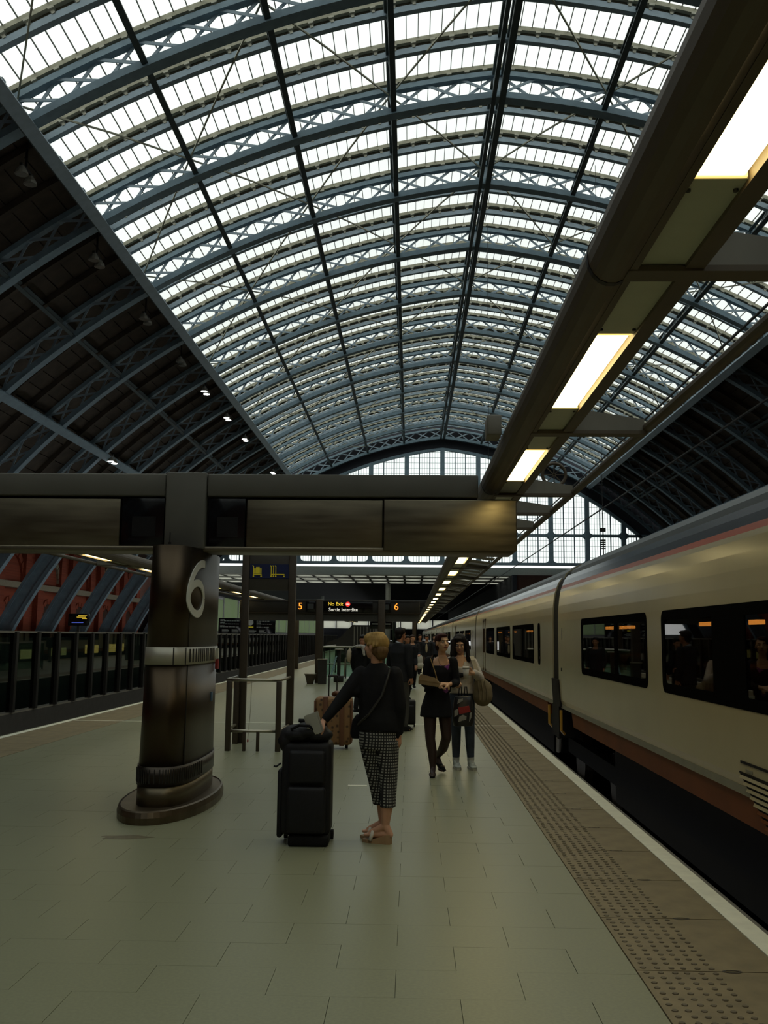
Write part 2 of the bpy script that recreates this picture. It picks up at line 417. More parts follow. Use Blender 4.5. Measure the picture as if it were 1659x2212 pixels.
# glazing: panes between the gutters, bars between the panes
NP = 37
pane_me = MB().box(-0.25, 0.25, -1.255, 1.255, -0.006, 0.006).mesh('glass_pane'); pane_me.materials.append(M_RGLASS)
near = []; field = MB(); bars = MB()
for k in range(len(YR) - 1):
    for q in range(3):
        yc = YR[k] + SUB * (q + 0.5)
        for sg in (-1, 1):
            for i in range(NP):
                s0 = SG * i / NP; s1 = SG * (i + 1) / NP
                p = arch(s0, 1.79, sg); r = arch(s1, 1.79, sg); c = (p + r) / 2; d = (r - p)
                c.y = yc
                dist = c.y + (8 if c.x > 9 else 0)
                near.append((dist if (yc > 33 and c.x < 12) else 1e6 + yc, c, d, yc))
                bars.beam((r.x, yc - 1.25, r.z), (r.x, yc + 1.25, r.z), 0.035, 0.06)
near.sort(key=lambda t: t[0])
for n, (dist, c, d, yc) in enumerate(near):
    ang = math.atan2(-d.z, d.x)
    if n < 300:
        o = bpy.data.objects.new('glass_pane', pane_me); COL.objects.link(o); o.parent = ceiling
        o.location = c; o.rotation_euler = (0, ang, 0); o.scale = (d.length / 0.5 * 0.985, 1, 1)
    else:
        u = d.normalized() * d.length * 0.4925; nn = V((-u.z, 0, u.x)).normalized() * 0.006
        a = V((0, 1.255, 0))
        field.add([c-u-a-nn, c+u-a-nn, c+u+a-nn, c-u+a-nn, c-u-a+nn, c+u-a+nn, c+u+a+nn, c-u+a+nn],
                  [(0,3,2,1),(4,5,6,7),(0,1,5,4),(1,2,6,5),(2,3,7,6),(3,0,4,7)])
field.build('glass_pane_field', M_RGLASS, ceiling, kind='stuff')
bars.build('glazing_bar', M_BAR, ceiling, kind='stuff')
# boarded haunches below the glazing
BS = [SG + 0.1, 24.1, 28.2, 33.0]
rest = MB(); npan = 0
for k in range(len(YR) - 1):
    for q in range(3):
        y0 = YR[k] + SUB * q + 0.03; y1 = y0 + SUB - 0.06
        for sg in (-1, 1):
            for j in range(3):
                mb = MB()
                for t in range(5):
                    sa = BS[j] + 0.02 + (BS[j+1] - BS[j] - 0.04) * t / 5; sb = BS[j] + 0.02 + (BS[j+1] - BS[j] - 0.04) * (t + 0.94) / 5
                    arc_beam(mb, sa, sb, 1, 1.5, 1.62, y0, y1, sg)
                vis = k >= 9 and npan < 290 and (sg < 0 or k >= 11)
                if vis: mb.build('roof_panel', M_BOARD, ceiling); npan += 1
                else: rest.add(mb.v, mb.f)
rest.build('roof_panel_field', M_BOARD, ceiling, kind='stuff')
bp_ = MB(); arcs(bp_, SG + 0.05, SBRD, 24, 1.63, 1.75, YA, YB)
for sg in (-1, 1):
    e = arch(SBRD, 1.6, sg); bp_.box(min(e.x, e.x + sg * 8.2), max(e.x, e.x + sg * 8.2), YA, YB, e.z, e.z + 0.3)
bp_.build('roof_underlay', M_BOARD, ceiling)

# =================================================================== gable screen  (window_1)
win = struct('window_1')
gy = Y_GAB + 0.4
GB, GT = 11.55, 15.2
OFFG = -1.45
def arch_z(x, off):
    lo_, hi_ = 0.0, 39.0
    sg = 1 if x >= XR else -1
    for _ in range(40):
        m_ = (lo_ + hi_) / 2
        if abs(arch(m_, off, sg).x - XR) < abs(x - XR): lo_ = m_
        else: hi_ = m_
    return arch(lo_, off, sg).z
# dark spandrel behind the last rib, and the arched frame of the screen
sp = MB(); arcs(sp, 0, 39, 40, -1.2, 2.3, gy + 0.1, gy + 0.3); sp.build('gable_spandrel', M_NAVY, win)
fr = MB(); arcs(fr, 0, 38.5, 40, -1.55, -1.2, gy - 0.25, gy + 0.3); fr.build('gable_arch', M_BLUE, win)
BAY = 4.85
mull = []
k0 = -7
for k in range(-7, 8):
    x = XR + k * BAY
    if abs(x - XR) < 33:
        zt = arch_z(x, OFFG)
        if zt < GB: continue
        mb = MB(); mb.box(x - 0.3, x + 0.3, gy - 0.3, gy + 0.25, GB - 0.3, zt); mb.build('mullion', M_BLUE, win)
mb = MB(); mb.box(XR - 33, XR + 33, gy - 0.35, gy + 0.35, GB - 0.38, GB - 0.02); mb.build('bottom_beam', M_BLUE, win)
mb = MB(); mb.box(XR - 32, XR + 32, gy - 0.25, gy + 0.25, GT - 0.18, GT + 0.18); mb.build('transom', M_BLUE, win)
bar2 = MB(); fillet = MB()
for k in range(-7, 7):
    xa = XR + k * BAY + 0.3; xb = xa + BAY - 0.6
    xm = (xa + xb) / 2
    if abs(xm - XR) > 32.5: continue
    ztop = min(arch_z(xa, OFFG), arch_z(xb, OFFG)); zmax = max(arch_z(xa, OFFG), arch_z(xb, OFFG))
    for t in (1, 2):
        x = xa + (xb - xa) * t / 3; bar2.box(x - 0.07, x + 0.07, gy - 0.1, gy + 0.08, GB, arch_z(x, OFFG))
    for t in range(1, 12):
        if t % 4:
            x = xa + (xb - xa) * t / 12; bar2.box(x - 0.018, x + 0.018, gy - 0.03, gy + 0.03, GB, arch_z(x, OFFG))
    z = GB + 0.75
    while z < zmax:
        # clip the bar to the arch
        xs = [xa + (xb - xa) * i / 12 for i in range(13)]
        ok = [x for x in xs if arch_z(x, OFFG) > z]
        if ok: bar2.box(min(ok), max(ok), gy - 0.03, gy + 0.03, z - 0.018, z + 0.018)
        z += 0.75
    # rounded corners of the lights
    for (x, sx) in ((xa, 1), (xb, -1)):
        for (z, sz) in ((GB, 1), (GT - 0.18, -1), (GT + 0.18, 1)):
            if arch_z(x, OFFG) < z + 0.6: continue
            R_ = 0.5; pts = [V((x, gy, z))]
            for i in range(6):
                a = PI / 2 * i / 5; pts.append(V((x + sx * R_ * (1 - math.sin(a)), gy, z + sz * R_ * (1 - math.cos(a)))))
            fillet.loft([[p + V((0, -0.12, 0)) for p in pts], [p + V((0, 0.12, 0)) for p in pts]])
    # one pane per third of each light
    for t in range(3):
        p0 = xa + (xb - xa) * t / 3; p1 = xa + (xb - xa) * (t + 1) / 3
        for (za, zb) in ((GB, GT), (GT, None)):
            la = zb or arch_z(p0, OFFG); lb = zb or arch_z(p1, OFFG)
            if min(la, lb) <= za + 0.05: continue
            b = MB(); b.loft([[V((p0, gy + d, za)), V((p1, gy + d, za)), V((p1, gy + d, lb)), V((p0, gy + d, la))] for d in (0.04, 0.055)])
            b.build('pane', M_GGLASS, win)
bar2.build('glazing_bar', M_BLUE, win, kind='stuff'); fillet.build('corner_fillet', M_BLUE, win, kind='stuff')

# =================================================================== walls
# brick material with real courses is too far away to pick apart; the wall carries piers, bands and arches with their recess shade painted on
def brickmat():
    m = bpy.data.materials.new('red_brick'); m.use_nodes = True; nt = m.node_tree; b = nt.nodes['Principled BSDF']
    b.inputs['Roughness'].default_value = 0.85
    tc = nt.nodes.new('ShaderNodeTexCoord'); mp = nt.nodes.new('ShaderNodeMapping')
    mp.inputs['Rotation'].default_value = (PI/2, 0, PI/2)
    br = nt.nodes.new('ShaderNodeTexBrick'); br.inputs['Scale'].default_value = 4.0
    br.inputs['Color1'].default_value = (0.36, 0.072, 0.03, 1); br.inputs['Color2'].default_value = (0.27, 0.05, 0.022, 1)
    br.inputs['Mortar'].default_value = (0.24, 0.10, 0.06, 1); br.inputs['Mortar Size'].default_value = 0.012
    nt.links.new(tc.outputs['Object'], mp.inputs[0]); nt.links.new(mp.outputs[0], br.inputs[0]); nt.links.new(br.outputs[0], b.inputs['Base Color'])
    return m
M_BRICK = brickmat()
for nm, xw, sg in (('wall_left', -36.6, -1), ('wall_right', 45.1, 1)):
    wl = struct(nm)
    mb = MB(); mb.box(min(xw, xw + sg * 1.0), max(xw, xw + sg * 1.0), YA, Y_GAB + 1, -5, 15.0); mb.build('brick_face', M_BRICK, wl)
    ks = range(12, 19) if sg < 0 else range(17, 19)
    for k in ks:
        yb = YR[k]
        a = MB(); a.box(min(xw, xw - sg * 0.5), max(xw, xw - sg * 0.5), yb + 1.0, yb + 2.4, -2, 11); a.build('brick_pier', M_BRICK, wl)
        a = MB(); a.box(min(xw, xw - sg * 0.5), max(xw, xw - sg * 0.5), yb + 6.8, yb + 8.0, -2, 11); a.build('brick_pier', M_BRICK, wl)
        a = MB(); a.box(min(xw, xw - sg * 0.62), max(xw, xw - sg * 0.62), yb + 0.8, yb + 8.2, 5.7, 6.25); a.build('stone_band', M_STONE, wl)
        # arched doorway: flat panel coloured as a shaded recess, framed by brick voussoirs
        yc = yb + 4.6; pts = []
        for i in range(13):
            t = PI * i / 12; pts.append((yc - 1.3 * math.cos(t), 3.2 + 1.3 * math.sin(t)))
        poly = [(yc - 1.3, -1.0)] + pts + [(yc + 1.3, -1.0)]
        d = MB(); d.loft([[V((xw - sg * e, y_, z_)) for y_, z_ in poly] for e in (-0.02, 0.05)]); d.build('door_shade_panel', M_BRICK_DARK, wl)
        vs = MB()
        for i in range(12):
            t0 = PI * (i + 0.05) / 12; t1 = PI * (i + 0.95) / 12
            ring = [(yc - r_ * math.cos(t_), 3.2 + r_ * math.sin(t_)) for r_, t_ in ((1.3, t0), (1.3, t1), (1.75, t1), (1.75, t0))]
            vs.loft([[V((xw - sg * e, y_, z_)) for y_, z_ in ring] for e in (0.0, 0.14 + 0.04 * (i % 2))])
        vs.build('voussoir', M_BRICK, wl, kind='stuff')
        up_ = MB()                                     # upper blind arch over the band
        for i in range(14):
            t0 = PI * (i + 0.05) / 14; t1 = PI * (i + 0.95) / 14
            ring = [(yc - r_ * math.cos(t_) * 1.0, 6.6 + r_ * math.sin(t_)) for r_, t_ in ((2.2, t0), (2.2, t1), (2.8, t1), (2.8, t0))]
            up_.loft([[V((xw - sg * e, y_, z_)) for y_, z_ in ring] for e in (0.0, 0.2 + 0.05 * (i % 2))])
        up_.build('blind_arch', M_STONE if k % 2 else M_BRICK, wl, kind='stuff')
        lamp_ = MB(); lamp_.box(xw - sg * 0.9, xw - sg * 0.2, yb + 2.6, yb + 3.2, 2.2, 2.6) if sg > 0 else lamp_.box(xw + 0.2, xw + 0.9, yb + 2.6, yb + 3.2, 2.2, 2.6)
        lamp_.build('stone_corbel', M_STONE, wl)
wb_ = struct('wall_back')
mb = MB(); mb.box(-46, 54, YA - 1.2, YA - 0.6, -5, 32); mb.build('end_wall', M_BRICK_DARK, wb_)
# the concourse level beyond the fence
cf = MB(); cf.box(-46, -10.4, YA, 340, -5.2, -5.0); o = cf.build('concourse_floor', M_CONC); o['kind'] = 'structure'

# =================================================================== platform and track
floor = struct('floor')
sl = MB(); sl.box(-6.6, 2.04, -20, 340, -0.35, -0.012); sl.build('platform_slab', M_JOINT, floor)
fc = MB(); fc.box(-6.45, 1.9, -20, 340, -1.0, -0.35); fc.build('platform_wall', M_CONC, floor)
TW, TD = 0.60, 0.362
tile_me = MB()
a, b = TW/2 - 0.0013, TD/2 - 0.0004
tile_me = MB().box(-a, a, -b, b, -0.012, 0.0).mesh('floor_tile'); tile_me.materials.append(M_FLOOR)
tiles = []; tf = MB()
X0, X1 = -5.42, 1.14
row = 0; y = -2.0
while y < 62:
    off = (row % 2) * TW / 2
    x = X1 - off
    if off > 0:
        tf.box(X1 - TW/2 + 0.002, X1 - 0.002, y + 0.0005, y + TD - 0.0005, -0.012, 0)
    while x - TW > X0 - 0.01:
        cx, cy = x - TW/2, y + TD/2
        vis = y > 3.6 and (cx + TW/2) > -0.43 * cy - 0.2 and (cx - TW/2) < 0.40 * cy
        tiles.append((cy if vis else 1e5 + cy, cx, cy)); x -= TW
    if x - X0 > 0.02: tf.box(X0, x - 0.002, y + 0.0005, y + TD - 0.0005, -0.012, 0)
    y += TD; row += 1
tiles.sort()
for n, (_, cx, cy) in enumerate(tiles):
    if n < 300:
        o = bpy.data.objects.new('floor_tile', tile_me); COL.objects.link(o); o.parent = floor
        o.location = (cx, cy, -0.0006 * random.random())
    else: tf.box(cx - a, cx + a, cy - b, cy + b, -0.012, 0)
tf.build('floor_tile_field', M_FLOOR, floor, kind='stuff')
ff = MB(); ff.box(X0, X1, 62.1, 340, -0.012, 0); ff.build('far_paving', M_FLOOR, floor)
# tactile paving: slabs, each with six rows of blisters
SP = 0.879
slab_me = MB().box(1.145, 1.885, -SP/2 + 0.005, SP/2 - 0.005, -0.012, 0.001).mesh('tactile_slab'); slab_me.materials.append(M_TACT)
bl = MB()
for i in range(6):
    for j in range(13):
        cx, cy = 1.185 + i * 0.067 + 0.004 * ((j * 7 + i) % 3), -SP/2 + 0.034 + j * 0.0675
        bl.loft([[V((cx + r_ * math.cos(t_ * PI/3), cy + r_ * math.sin(t_ * PI/3), z_)) for t_ in range(6)] for r_, z_ in ((0.0165, 0.0), (0.014, 0.0055), (0.008, 0.0065))])
bl_me = bl.mesh('blister'); bl_me.materials.append(M_DOT)
ov = MB()
for i in range(14):
    t0, t1 = 2*PI*i/14, 2*PI*(i+1)/14
    ov.add([(1.62 + rx*math.cos(t_), SP/2 + ry*math.sin(t_), 0.0035) for rx, ry, t_ in ((.05,.022,t0),(.05,.022,t1),(.036,.013,t1),(.036,.013,t0))], [(0,1,2,3)])
ov_me = ov.mesh('lifting_eye'); ov_me.materials.append(M_EYE)
y = 4.94 - 3.5 * SP
for i in range(90):
    yc = y + SP * i
    s_ = put('tactile_slab', slab_me, yc, floor)
    if yc < 45:
        put('blister', bl_me, 0, s_, 'stuff'); put('lifting_eye', ov_me, 0, s_)
tb = MB(); tb.box(1.145, 1.885, y + 90 * SP, 340, -0.012, 0.0); tb.build('far_tactile_strip', M_TACT, floor)
slab2 = MB().box(-6.38, -5.43, -SP/2 + 0.006, SP/2 - 0.006, -0.012, 0.0).mesh('edge_slab'); slab2.materials.append(M_TACT)
for i in range(60): put('edge_slab', slab2, 11.0 + SP * i, floor)
tb = MB(); tb.box(-6.38, -5.43, 11.0 + 59.5 * SP, 340, -0.012, 0); tb.box(-6.38, -5.43, -10, 10.5, -0.012, 0); tb.build('far_edge_strip', M_TACT, floor)
mb = MB(); mb.box(1.89, 2.02, -10, 340, -0.02, 0.003); mb.build('white_edge_line', M_WHITE, floor)
mb = MB(); mb.box(2.02, 2.05, -10, 340, -0.3, 0.0); mb.build('edge_coping', M_CONC, floor)
mb = MB(); mb.box(-6.50, -6.39, -10, 340, -0.02, 0.003); mb.build('white_edge_line', M_WHITE, floor)
mb = MB(); mb.box(-6.39, 1.885, 17.75, 17.80, -0.01, 0.0032); mb.build('cross_line', M_WHITE, floor)
st = MB()
stp = [V((-2.32 + .20*(1 + .18*math.sin(3*a_ + 1) + .08*math.sin(7*a_))*math.cos(a_), 7.78 + .075*(1 + .2*math.sin(2*a_) + .12*math.cos(5*a_))*math.sin(a_), 0)) for a_ in [2*PI*i/36 for i in range(36)]]
st.loft([[p + V((0, 0, z)) for p in stp] for z in (-.001, .0006)]); st.build('floor_stain', mat('stain_brown', (0.135, 0.115, 0.066), 0.5, var=0.3, scale=18), floor)
mb = MB(); mb.box(-0.68, -0.47, 10.55, 10.60, -0.01, 0.0032); mb.build('paint_dash', M_WHITE, floor)
# track beds
for nm, x0, x1, cx in (('track_bed', 2.05, 7.2, 3.73), ('track_bed', -9.9, -6.5, -8.1)):
    tr = struct(nm, label=None)
    b = MB(); b.box(x0, x1, -25, 340, -1.25, -0.97); b.build('ballast', M_BLACK, tr)
    for dx in (-0.7175, 0.7175):
        b = MB(); b.box(cx + dx - 0.035, cx + dx + 0.035, -25, 340, -0.97, -0.83); b.build('rail', M_RAIL, tr)
p8 = MB(); p8.box(7.2, 16, -25, 340, -1.2, 0.0); o = p8.build('far_platform', M_CONC); o['kind'] = 'structure'
p9 = MB(); p9.box(16, 46, YA, 340, -1.3, -1.0); o = p9.build('ground', M_BLACK); o['kind'] = 'structure'

# =================================================================== train shed extension beyond the gable
ext = struct('ceiling.001')
mb = MB(); mb.box(-60, 60, 127, 129.3, 9.95, 11.05); mb.build('fascia', M_FASCIA, ext)
for (ya, yb) in ((133.4, 137.0), (141.0, 144.9), (149.0, 340)):
    mb = MB(); mb.box(-60, 60, ya, yb, 10.0, 10.7); mb.build('roof_slab', M_FASCIA if yb < 150 else M_NAVY, ext)
for (ya, yb) in ((129.3, 133.4), (137.0, 141.0), (144.9, 149.0)):
    x = XR - 15 * 2.57
    for i in range(31):
        b = MB(); b.box(x + 0.15, x + 2.42, ya, yb, 10.02, 10.05); b.build('skylight_pane', M_SKYL, ext)
        b = MB(); b.box(x - 0.15, x + 0.15, ya, yb, 9.95, 10.7); b.build('skylight_rib', M_DARK, ext)
        x += 2.57
# its left side: frosted green glass between pale fins
w2 = struct('window_2')
y = 150.0; i = 0
while y < 330:
    b = MB(); b.box(-33.1, -33.0, y, y + 13.0, 2.2, 7.7 + 0.4 * (i % 2)); b.build('pane', M_GREENGL, w2)
    b = MB(); b.box(-33.06, -32.94, y + 13.0, y + 14.0, 0.5, 8.1); b.build('fin', M_FIN, w2)
    y += 14.0; i += 1
b = MB(); b.box(-33.6, -32.6, 124.5, 340, -5, 2.2); b.build('low_wall', M_DARK, w2)
b = MB(); b.box(-33.6, -32.4, 124.5, 340, 8.1, 10.0); b.build('head_beam', M_NAVY, w2)
# its right side: bright glazing with thin mullions above the train
w3 = struct('window_3')
y = 205.0
while y < 338:
    b = MB(); b.box(14.0, 14.06, y + 0.12, y + 3.2, 3.6, 6.6); b.build('pane', M_GGLASS, w3)
    b = MB(); b.box(13.9, 14.15, y - 0.12, y + 0.12, 0, 6.6); b.build('mullion', M_FIN, w3)
    y += 3.32
b = MB(); b.box(13.8, 14.4, 126, 340, 6.6, 10.0); b.build('head_beam', M_NAVY, w3)
b = MB(); b.box(13.8, 14.4, 126, 204.8, 0, 6.6); b.build('side_wall', M_NAVY, w3)
b = MB(); b.box(13.9, 14.3, 204.8, 340, 0, 3.6); b.build('low_wall', M_DARK, w3)
# its far end
we = struct('wall_end')
b = MB(); b.box(-60, -33.6, 126.4, 127, -5, 10); b.box(14.4, 60, 126.4, 127, -5, 10); b.build('return_wall', M_BRICK_DARK, we)
b = MB(); b.box(-33, 14, 340, 341, 0, 4.2); b.build('low_wall', M_NAVY, we)
b = MB(); b.box(-33, 14, 340, 341, 7.4, 10); b.build('head_beam', M_NAVY, we)
x = -33
while x < 14:
    b = MB(); b.box(x + 0.2, x + 5.6, 340.4, 340.5, 4.2, 7.4); b.build('pane', M_SKYL, we)
    b = MB(); b.box(x - 0.2, x + 0.2, 340, 341, 4.2, 7.4); b.build('mullion', M_NAVY, we)
    x += 5.875
# round supporting columns of the extension
for (x, y) in ((-3.6, 150), (-19, 150), (-19, 200), (-3.6, 215)):
    b = MB(); b.cyl((x, y), 0.42, 0, 10, 20); o = b.build('column', M_FIN, smooth=False); o['kind'] = 'structure'

# =================================================================== portal frame with platform number
CP = 2.9
def column_ring(cx, cy, rx, ry, z, n=48, p=CP):
    out = []
    for j in range(n):
        t = 2 * PI * j / n; c, s_ = math.cos(t), math.sin(t)
        out.append(V((cx + rx * math.copysign(abs(c) ** (2/p), c), cy + ry * math.copysign(abs(s_) ** (2/p), s_), z)))
    return out
CXC, CYC, CRX, CRY = -2.295, 9.36, 0.264, 0.85
def ctap(z): return CXC + 0.032 * z / 2.47, CRX - 0.03 * z / 2.47
pf = thing('portal_frame', 'grey steel portal with oval bronze column numbered 6', 'portal frame', (CXC, CYC, 0))
def colseg(name, z0, z1, k, m, par=pf, n=2):
    b = MB(); zz = [z0 + (z1 - z0) * i / (n - 1) for i in range(n)]; b.loft([column_ring(ctap(z)[0], CYC, ctap(z)[1] * k, CRY + CRX * (k - 1), z, 144) for z in zz])
    o = b.build(name, m, par, smooth=True)
    return o
b = MB(); rings = [column_ring(-2.32, 9.36, rx, ry, z, 56, 2.1) for rx, ry, z in ((.425,1.13,0),(.43,1.135,.06),(.415,1.12,.105),(.40,1.10,.115),(.395,1.095,.105))]
b.loft(rings); b.build('plinth', M_PLINTH, pf)
colseg('column_foot', 0.10, 0.285, 1.0, mat('foot_bronze', (0.15, 0.125, 0.08), 0.4, 0.8))
ky = colseg('kick_band', 0.285, 0.455, 1.035, M_BRONZED)
b = MB()
seg = column_ring(ctap(.37)[0], CYC, ctap(.37)[1] * 1.045, CRY + CRX * 0.045, 0, 160)
for j in range(100, 160, 2):
    p, q = seg[j], seg[(j + 1) % 160]; b.beam((p.x, p.y, 0.31), (p.x, p.y, 0.435), 0.008, 0.008)
b.build('kick_rib', M_DARK, ky, kind='stuff')
colseg('column_shaft', 0.455, 1.365, 0.99, M_BRONZE)
bd = colseg('vent_band', 1.365, 1.525, 1.025, M_ALU)
colseg('column_head', 1.525, 2.47, 0.99, M_BRONZE)
# slots of the vent on the platform side
seg = column_ring(ctap(1.445)[0], CYC, ctap(1.445)[1] * 1.027, CRY + CRX * 0.027, 0, 400)
b = MB(); ypos = [8.72 + 0.075 * i for i in range(13)]
right_side = [p for p in seg if p.x > CXC]
for y in ypos:
    p = min(right_side, key=lambda q: abs(q.y - y)); q = min(right_side, key=lambda q_: abs(q_.y - y - 0.03))
    b.add([(p.x - .01, p.y, 1.385), (q.x - .01, q.y, 1.385), (q.x + .003, q.y, 1.385), (p.x + .003, p.y, 1.385),
           (p.x - .01, p.y, 1.51), (q.x - .01, q.y, 1.51), (q.x + .003, q.y, 1.51), (p.x + .003, p.y, 1.51)],
          [(0,3,2,1),(4,5,6,7),(0,1,5,4),(1,2,6,5),(2,3,7,6),(3,0,4,7)])
b.build('vent_slot', M_DARK, bd, kind='stuff')
for y in (8.66, 8.53):
    b = MB(); p = min(right_side, key=lambda q: abs(q.y - y)); b.cbox((p.x, p.y, 1.445), 0.012, 0.006, 0.155)
    b.build('band_joint', M_DARK, bd)
# seams of the cladding and the call-point strip
seg2 = column_ring(ctap(1.5)[0], CYC, ctap(1.5)[1] * 0.994, CRY * 0.994, 0, 400); rs2 = [p for p in seg2 if p.x > CXC]
for (z0, z1) in ((0.455, 1.365), (1.525, 2.47)):
    b = MB(); p = min(rs2, key=lambda q: abs(q.y - 8.72)); b.cbox((p.x, p.y, (z0 + z1) / 2), 0.006, 0.005, z1 - z0)
    b.build('cladding_seam', M_DARK, pf)
p = min(rs2, key=lambda q: abs(q.y - 9.78))
b = MB(); b.cbox((p.x + 0.02, p.y, 1.34), 0.03, 0.06, 0.10); b.build('red_notice', mat('notice_red', (0.35, 0.03, 0.03), 0.5), pf, label='red notice strip on the column')
b = MB(); b.cbox((p.x + 0.02, p.y, 1.45), 0.028, 0.05, 0.11); b.build('white_notice', M_NUM, pf)
p = min(rs2, key=lambda q: abs(q.y - 9.6))
b = MB(); b.cbox((p.x + 0.005, p.y, 1.02), 0.012, 0.05, 0.09); b.build('small_sticker', mat('sticker_blue', (0.12, 0.2, 0.3), 0.5), pf)
# the big 6 wrapped on the column
def ribbon(pts, w):
    out = []
    for i, p in enumerate(pts):
        a, c = pts[max(i - 1, 0)], pts[min(i + 1, len(pts) - 1)]
        dx, dy = c[0] - a[0], c[1] - a[1]; L = math.hypot(dx, dy); nx, ny = -dy / L, dx / L
        out.append(((p[0] + nx * w / 2, p[1] + ny * w / 2), (p[0] - nx * w / 2, p[1] - ny * w / 2)))
    return out
bowl = [(.50 + .43 * math.cos(2*PI*i/40), .325 + .265 * math.sin(2*PI*i/40)) for i in range(41)]
stem = [(.84 - .77 * math.cos(math.radians(-6 + 104 * i / 24)), .325 + .615 * math.sin(math.radians(-6 + 104 * i / 24))) for i in range(25)]
def on_column(u, v, e):
    y = 8.64 + u * 0.46; z = 1.805 + v * 0.56
    t = min(1, abs((y - CYC) / (CRY * 0.99))); return V((ctap(z)[0] + ctap(z)[1] * 0.99 * (1 - t ** CP) ** (1/CP) + e, y, z))
nb = MB()
for path, e in ((bowl, .011), (stem, .0105)):
    rb_ = ribbon(path, .125)
    nb.loft([[on_column(*a, .001), on_column(*c, .001), on_column(*c, e), on_column(*a, e)] for a, c in rb_])
me = nb.mesh('numeral')
me.materials.clear(); link('numeral', me, M_NUM, pf)
# beam
YF, YK = 9.0, 9.42
def bxo(name, x0, x1, y0, y1, z0, z1, m, par, r=0.012, seg=2): return rbox(name, x0, x1, y0, y1, z0, z1, r, m, par, seg)
bxo('top_rail', -9.2, -2.43, YF, YK, 3.0, 3.225, M_BEAM, pf); bxo('top_rail', -2.015, 0.66, YF, YK, 3.0, 3.225, M_BEAM, pf)
bxo('pier_cover', -2.42, -2.022, YF - 0.03, YK, 2.475, 3.235, M_BEAM, pf)
bxo('core_box', -9.2, 0.98, YF + 0.09, YK, 2.50, 3.0, M_DARK, pf)
bxo('soffit_panel', -9.2, 1.0, YF + 0.01, YK + 0.02, 2.455, 2.505, M_STEEL, pf)
for (x0, x1, yy) in ((-9.2, -6.1, 0.02), (-6.08, -2.88, 0.02), (-1.62, -0.275, 0.02), (-0.265, 1.03, -0.02)):
    bxo('front_panel', x0, x1, YF + yy, YK + 0.01 if x1 > 1 else YF + 0.1, 2.475, 2.975, M_PANEL, pf, 0.008)
for (x0, x1) in ((-2.865, -2.44), (-2.005, -1.635)):
    sc = bxo('monitor', x0, x1, YF + 0.03, YF + 0.12, 2.47, 2.985, M_SCREEN, pf, 0.006)
    w = (x1 - x0)
    b = MB(); b.box(x0 + w*.25, x1 - w*.2, YF + 0.026, YF + 0.031, 2.6, 2.8); b.build('display_face', mat('display_face', (0.012, 0.013, 0.014), 0.3, var=0), sc)
b = MB(); b.box(-2.85, -2.81, YF + 0.022, YF + 0.03, 2.485, 2.497); b.build('maker_badge', M_NUM, pf)
b = MB(); b.tube([(-2.35, 8.93, 2.53), (-2.35, 8.93, 2.63)], 0.006, 6); b.cyl((-2.35, 8.93), 0.014, 2.515, 2.535, 8); b.build('sensor_stalk', M_DARK, pf)

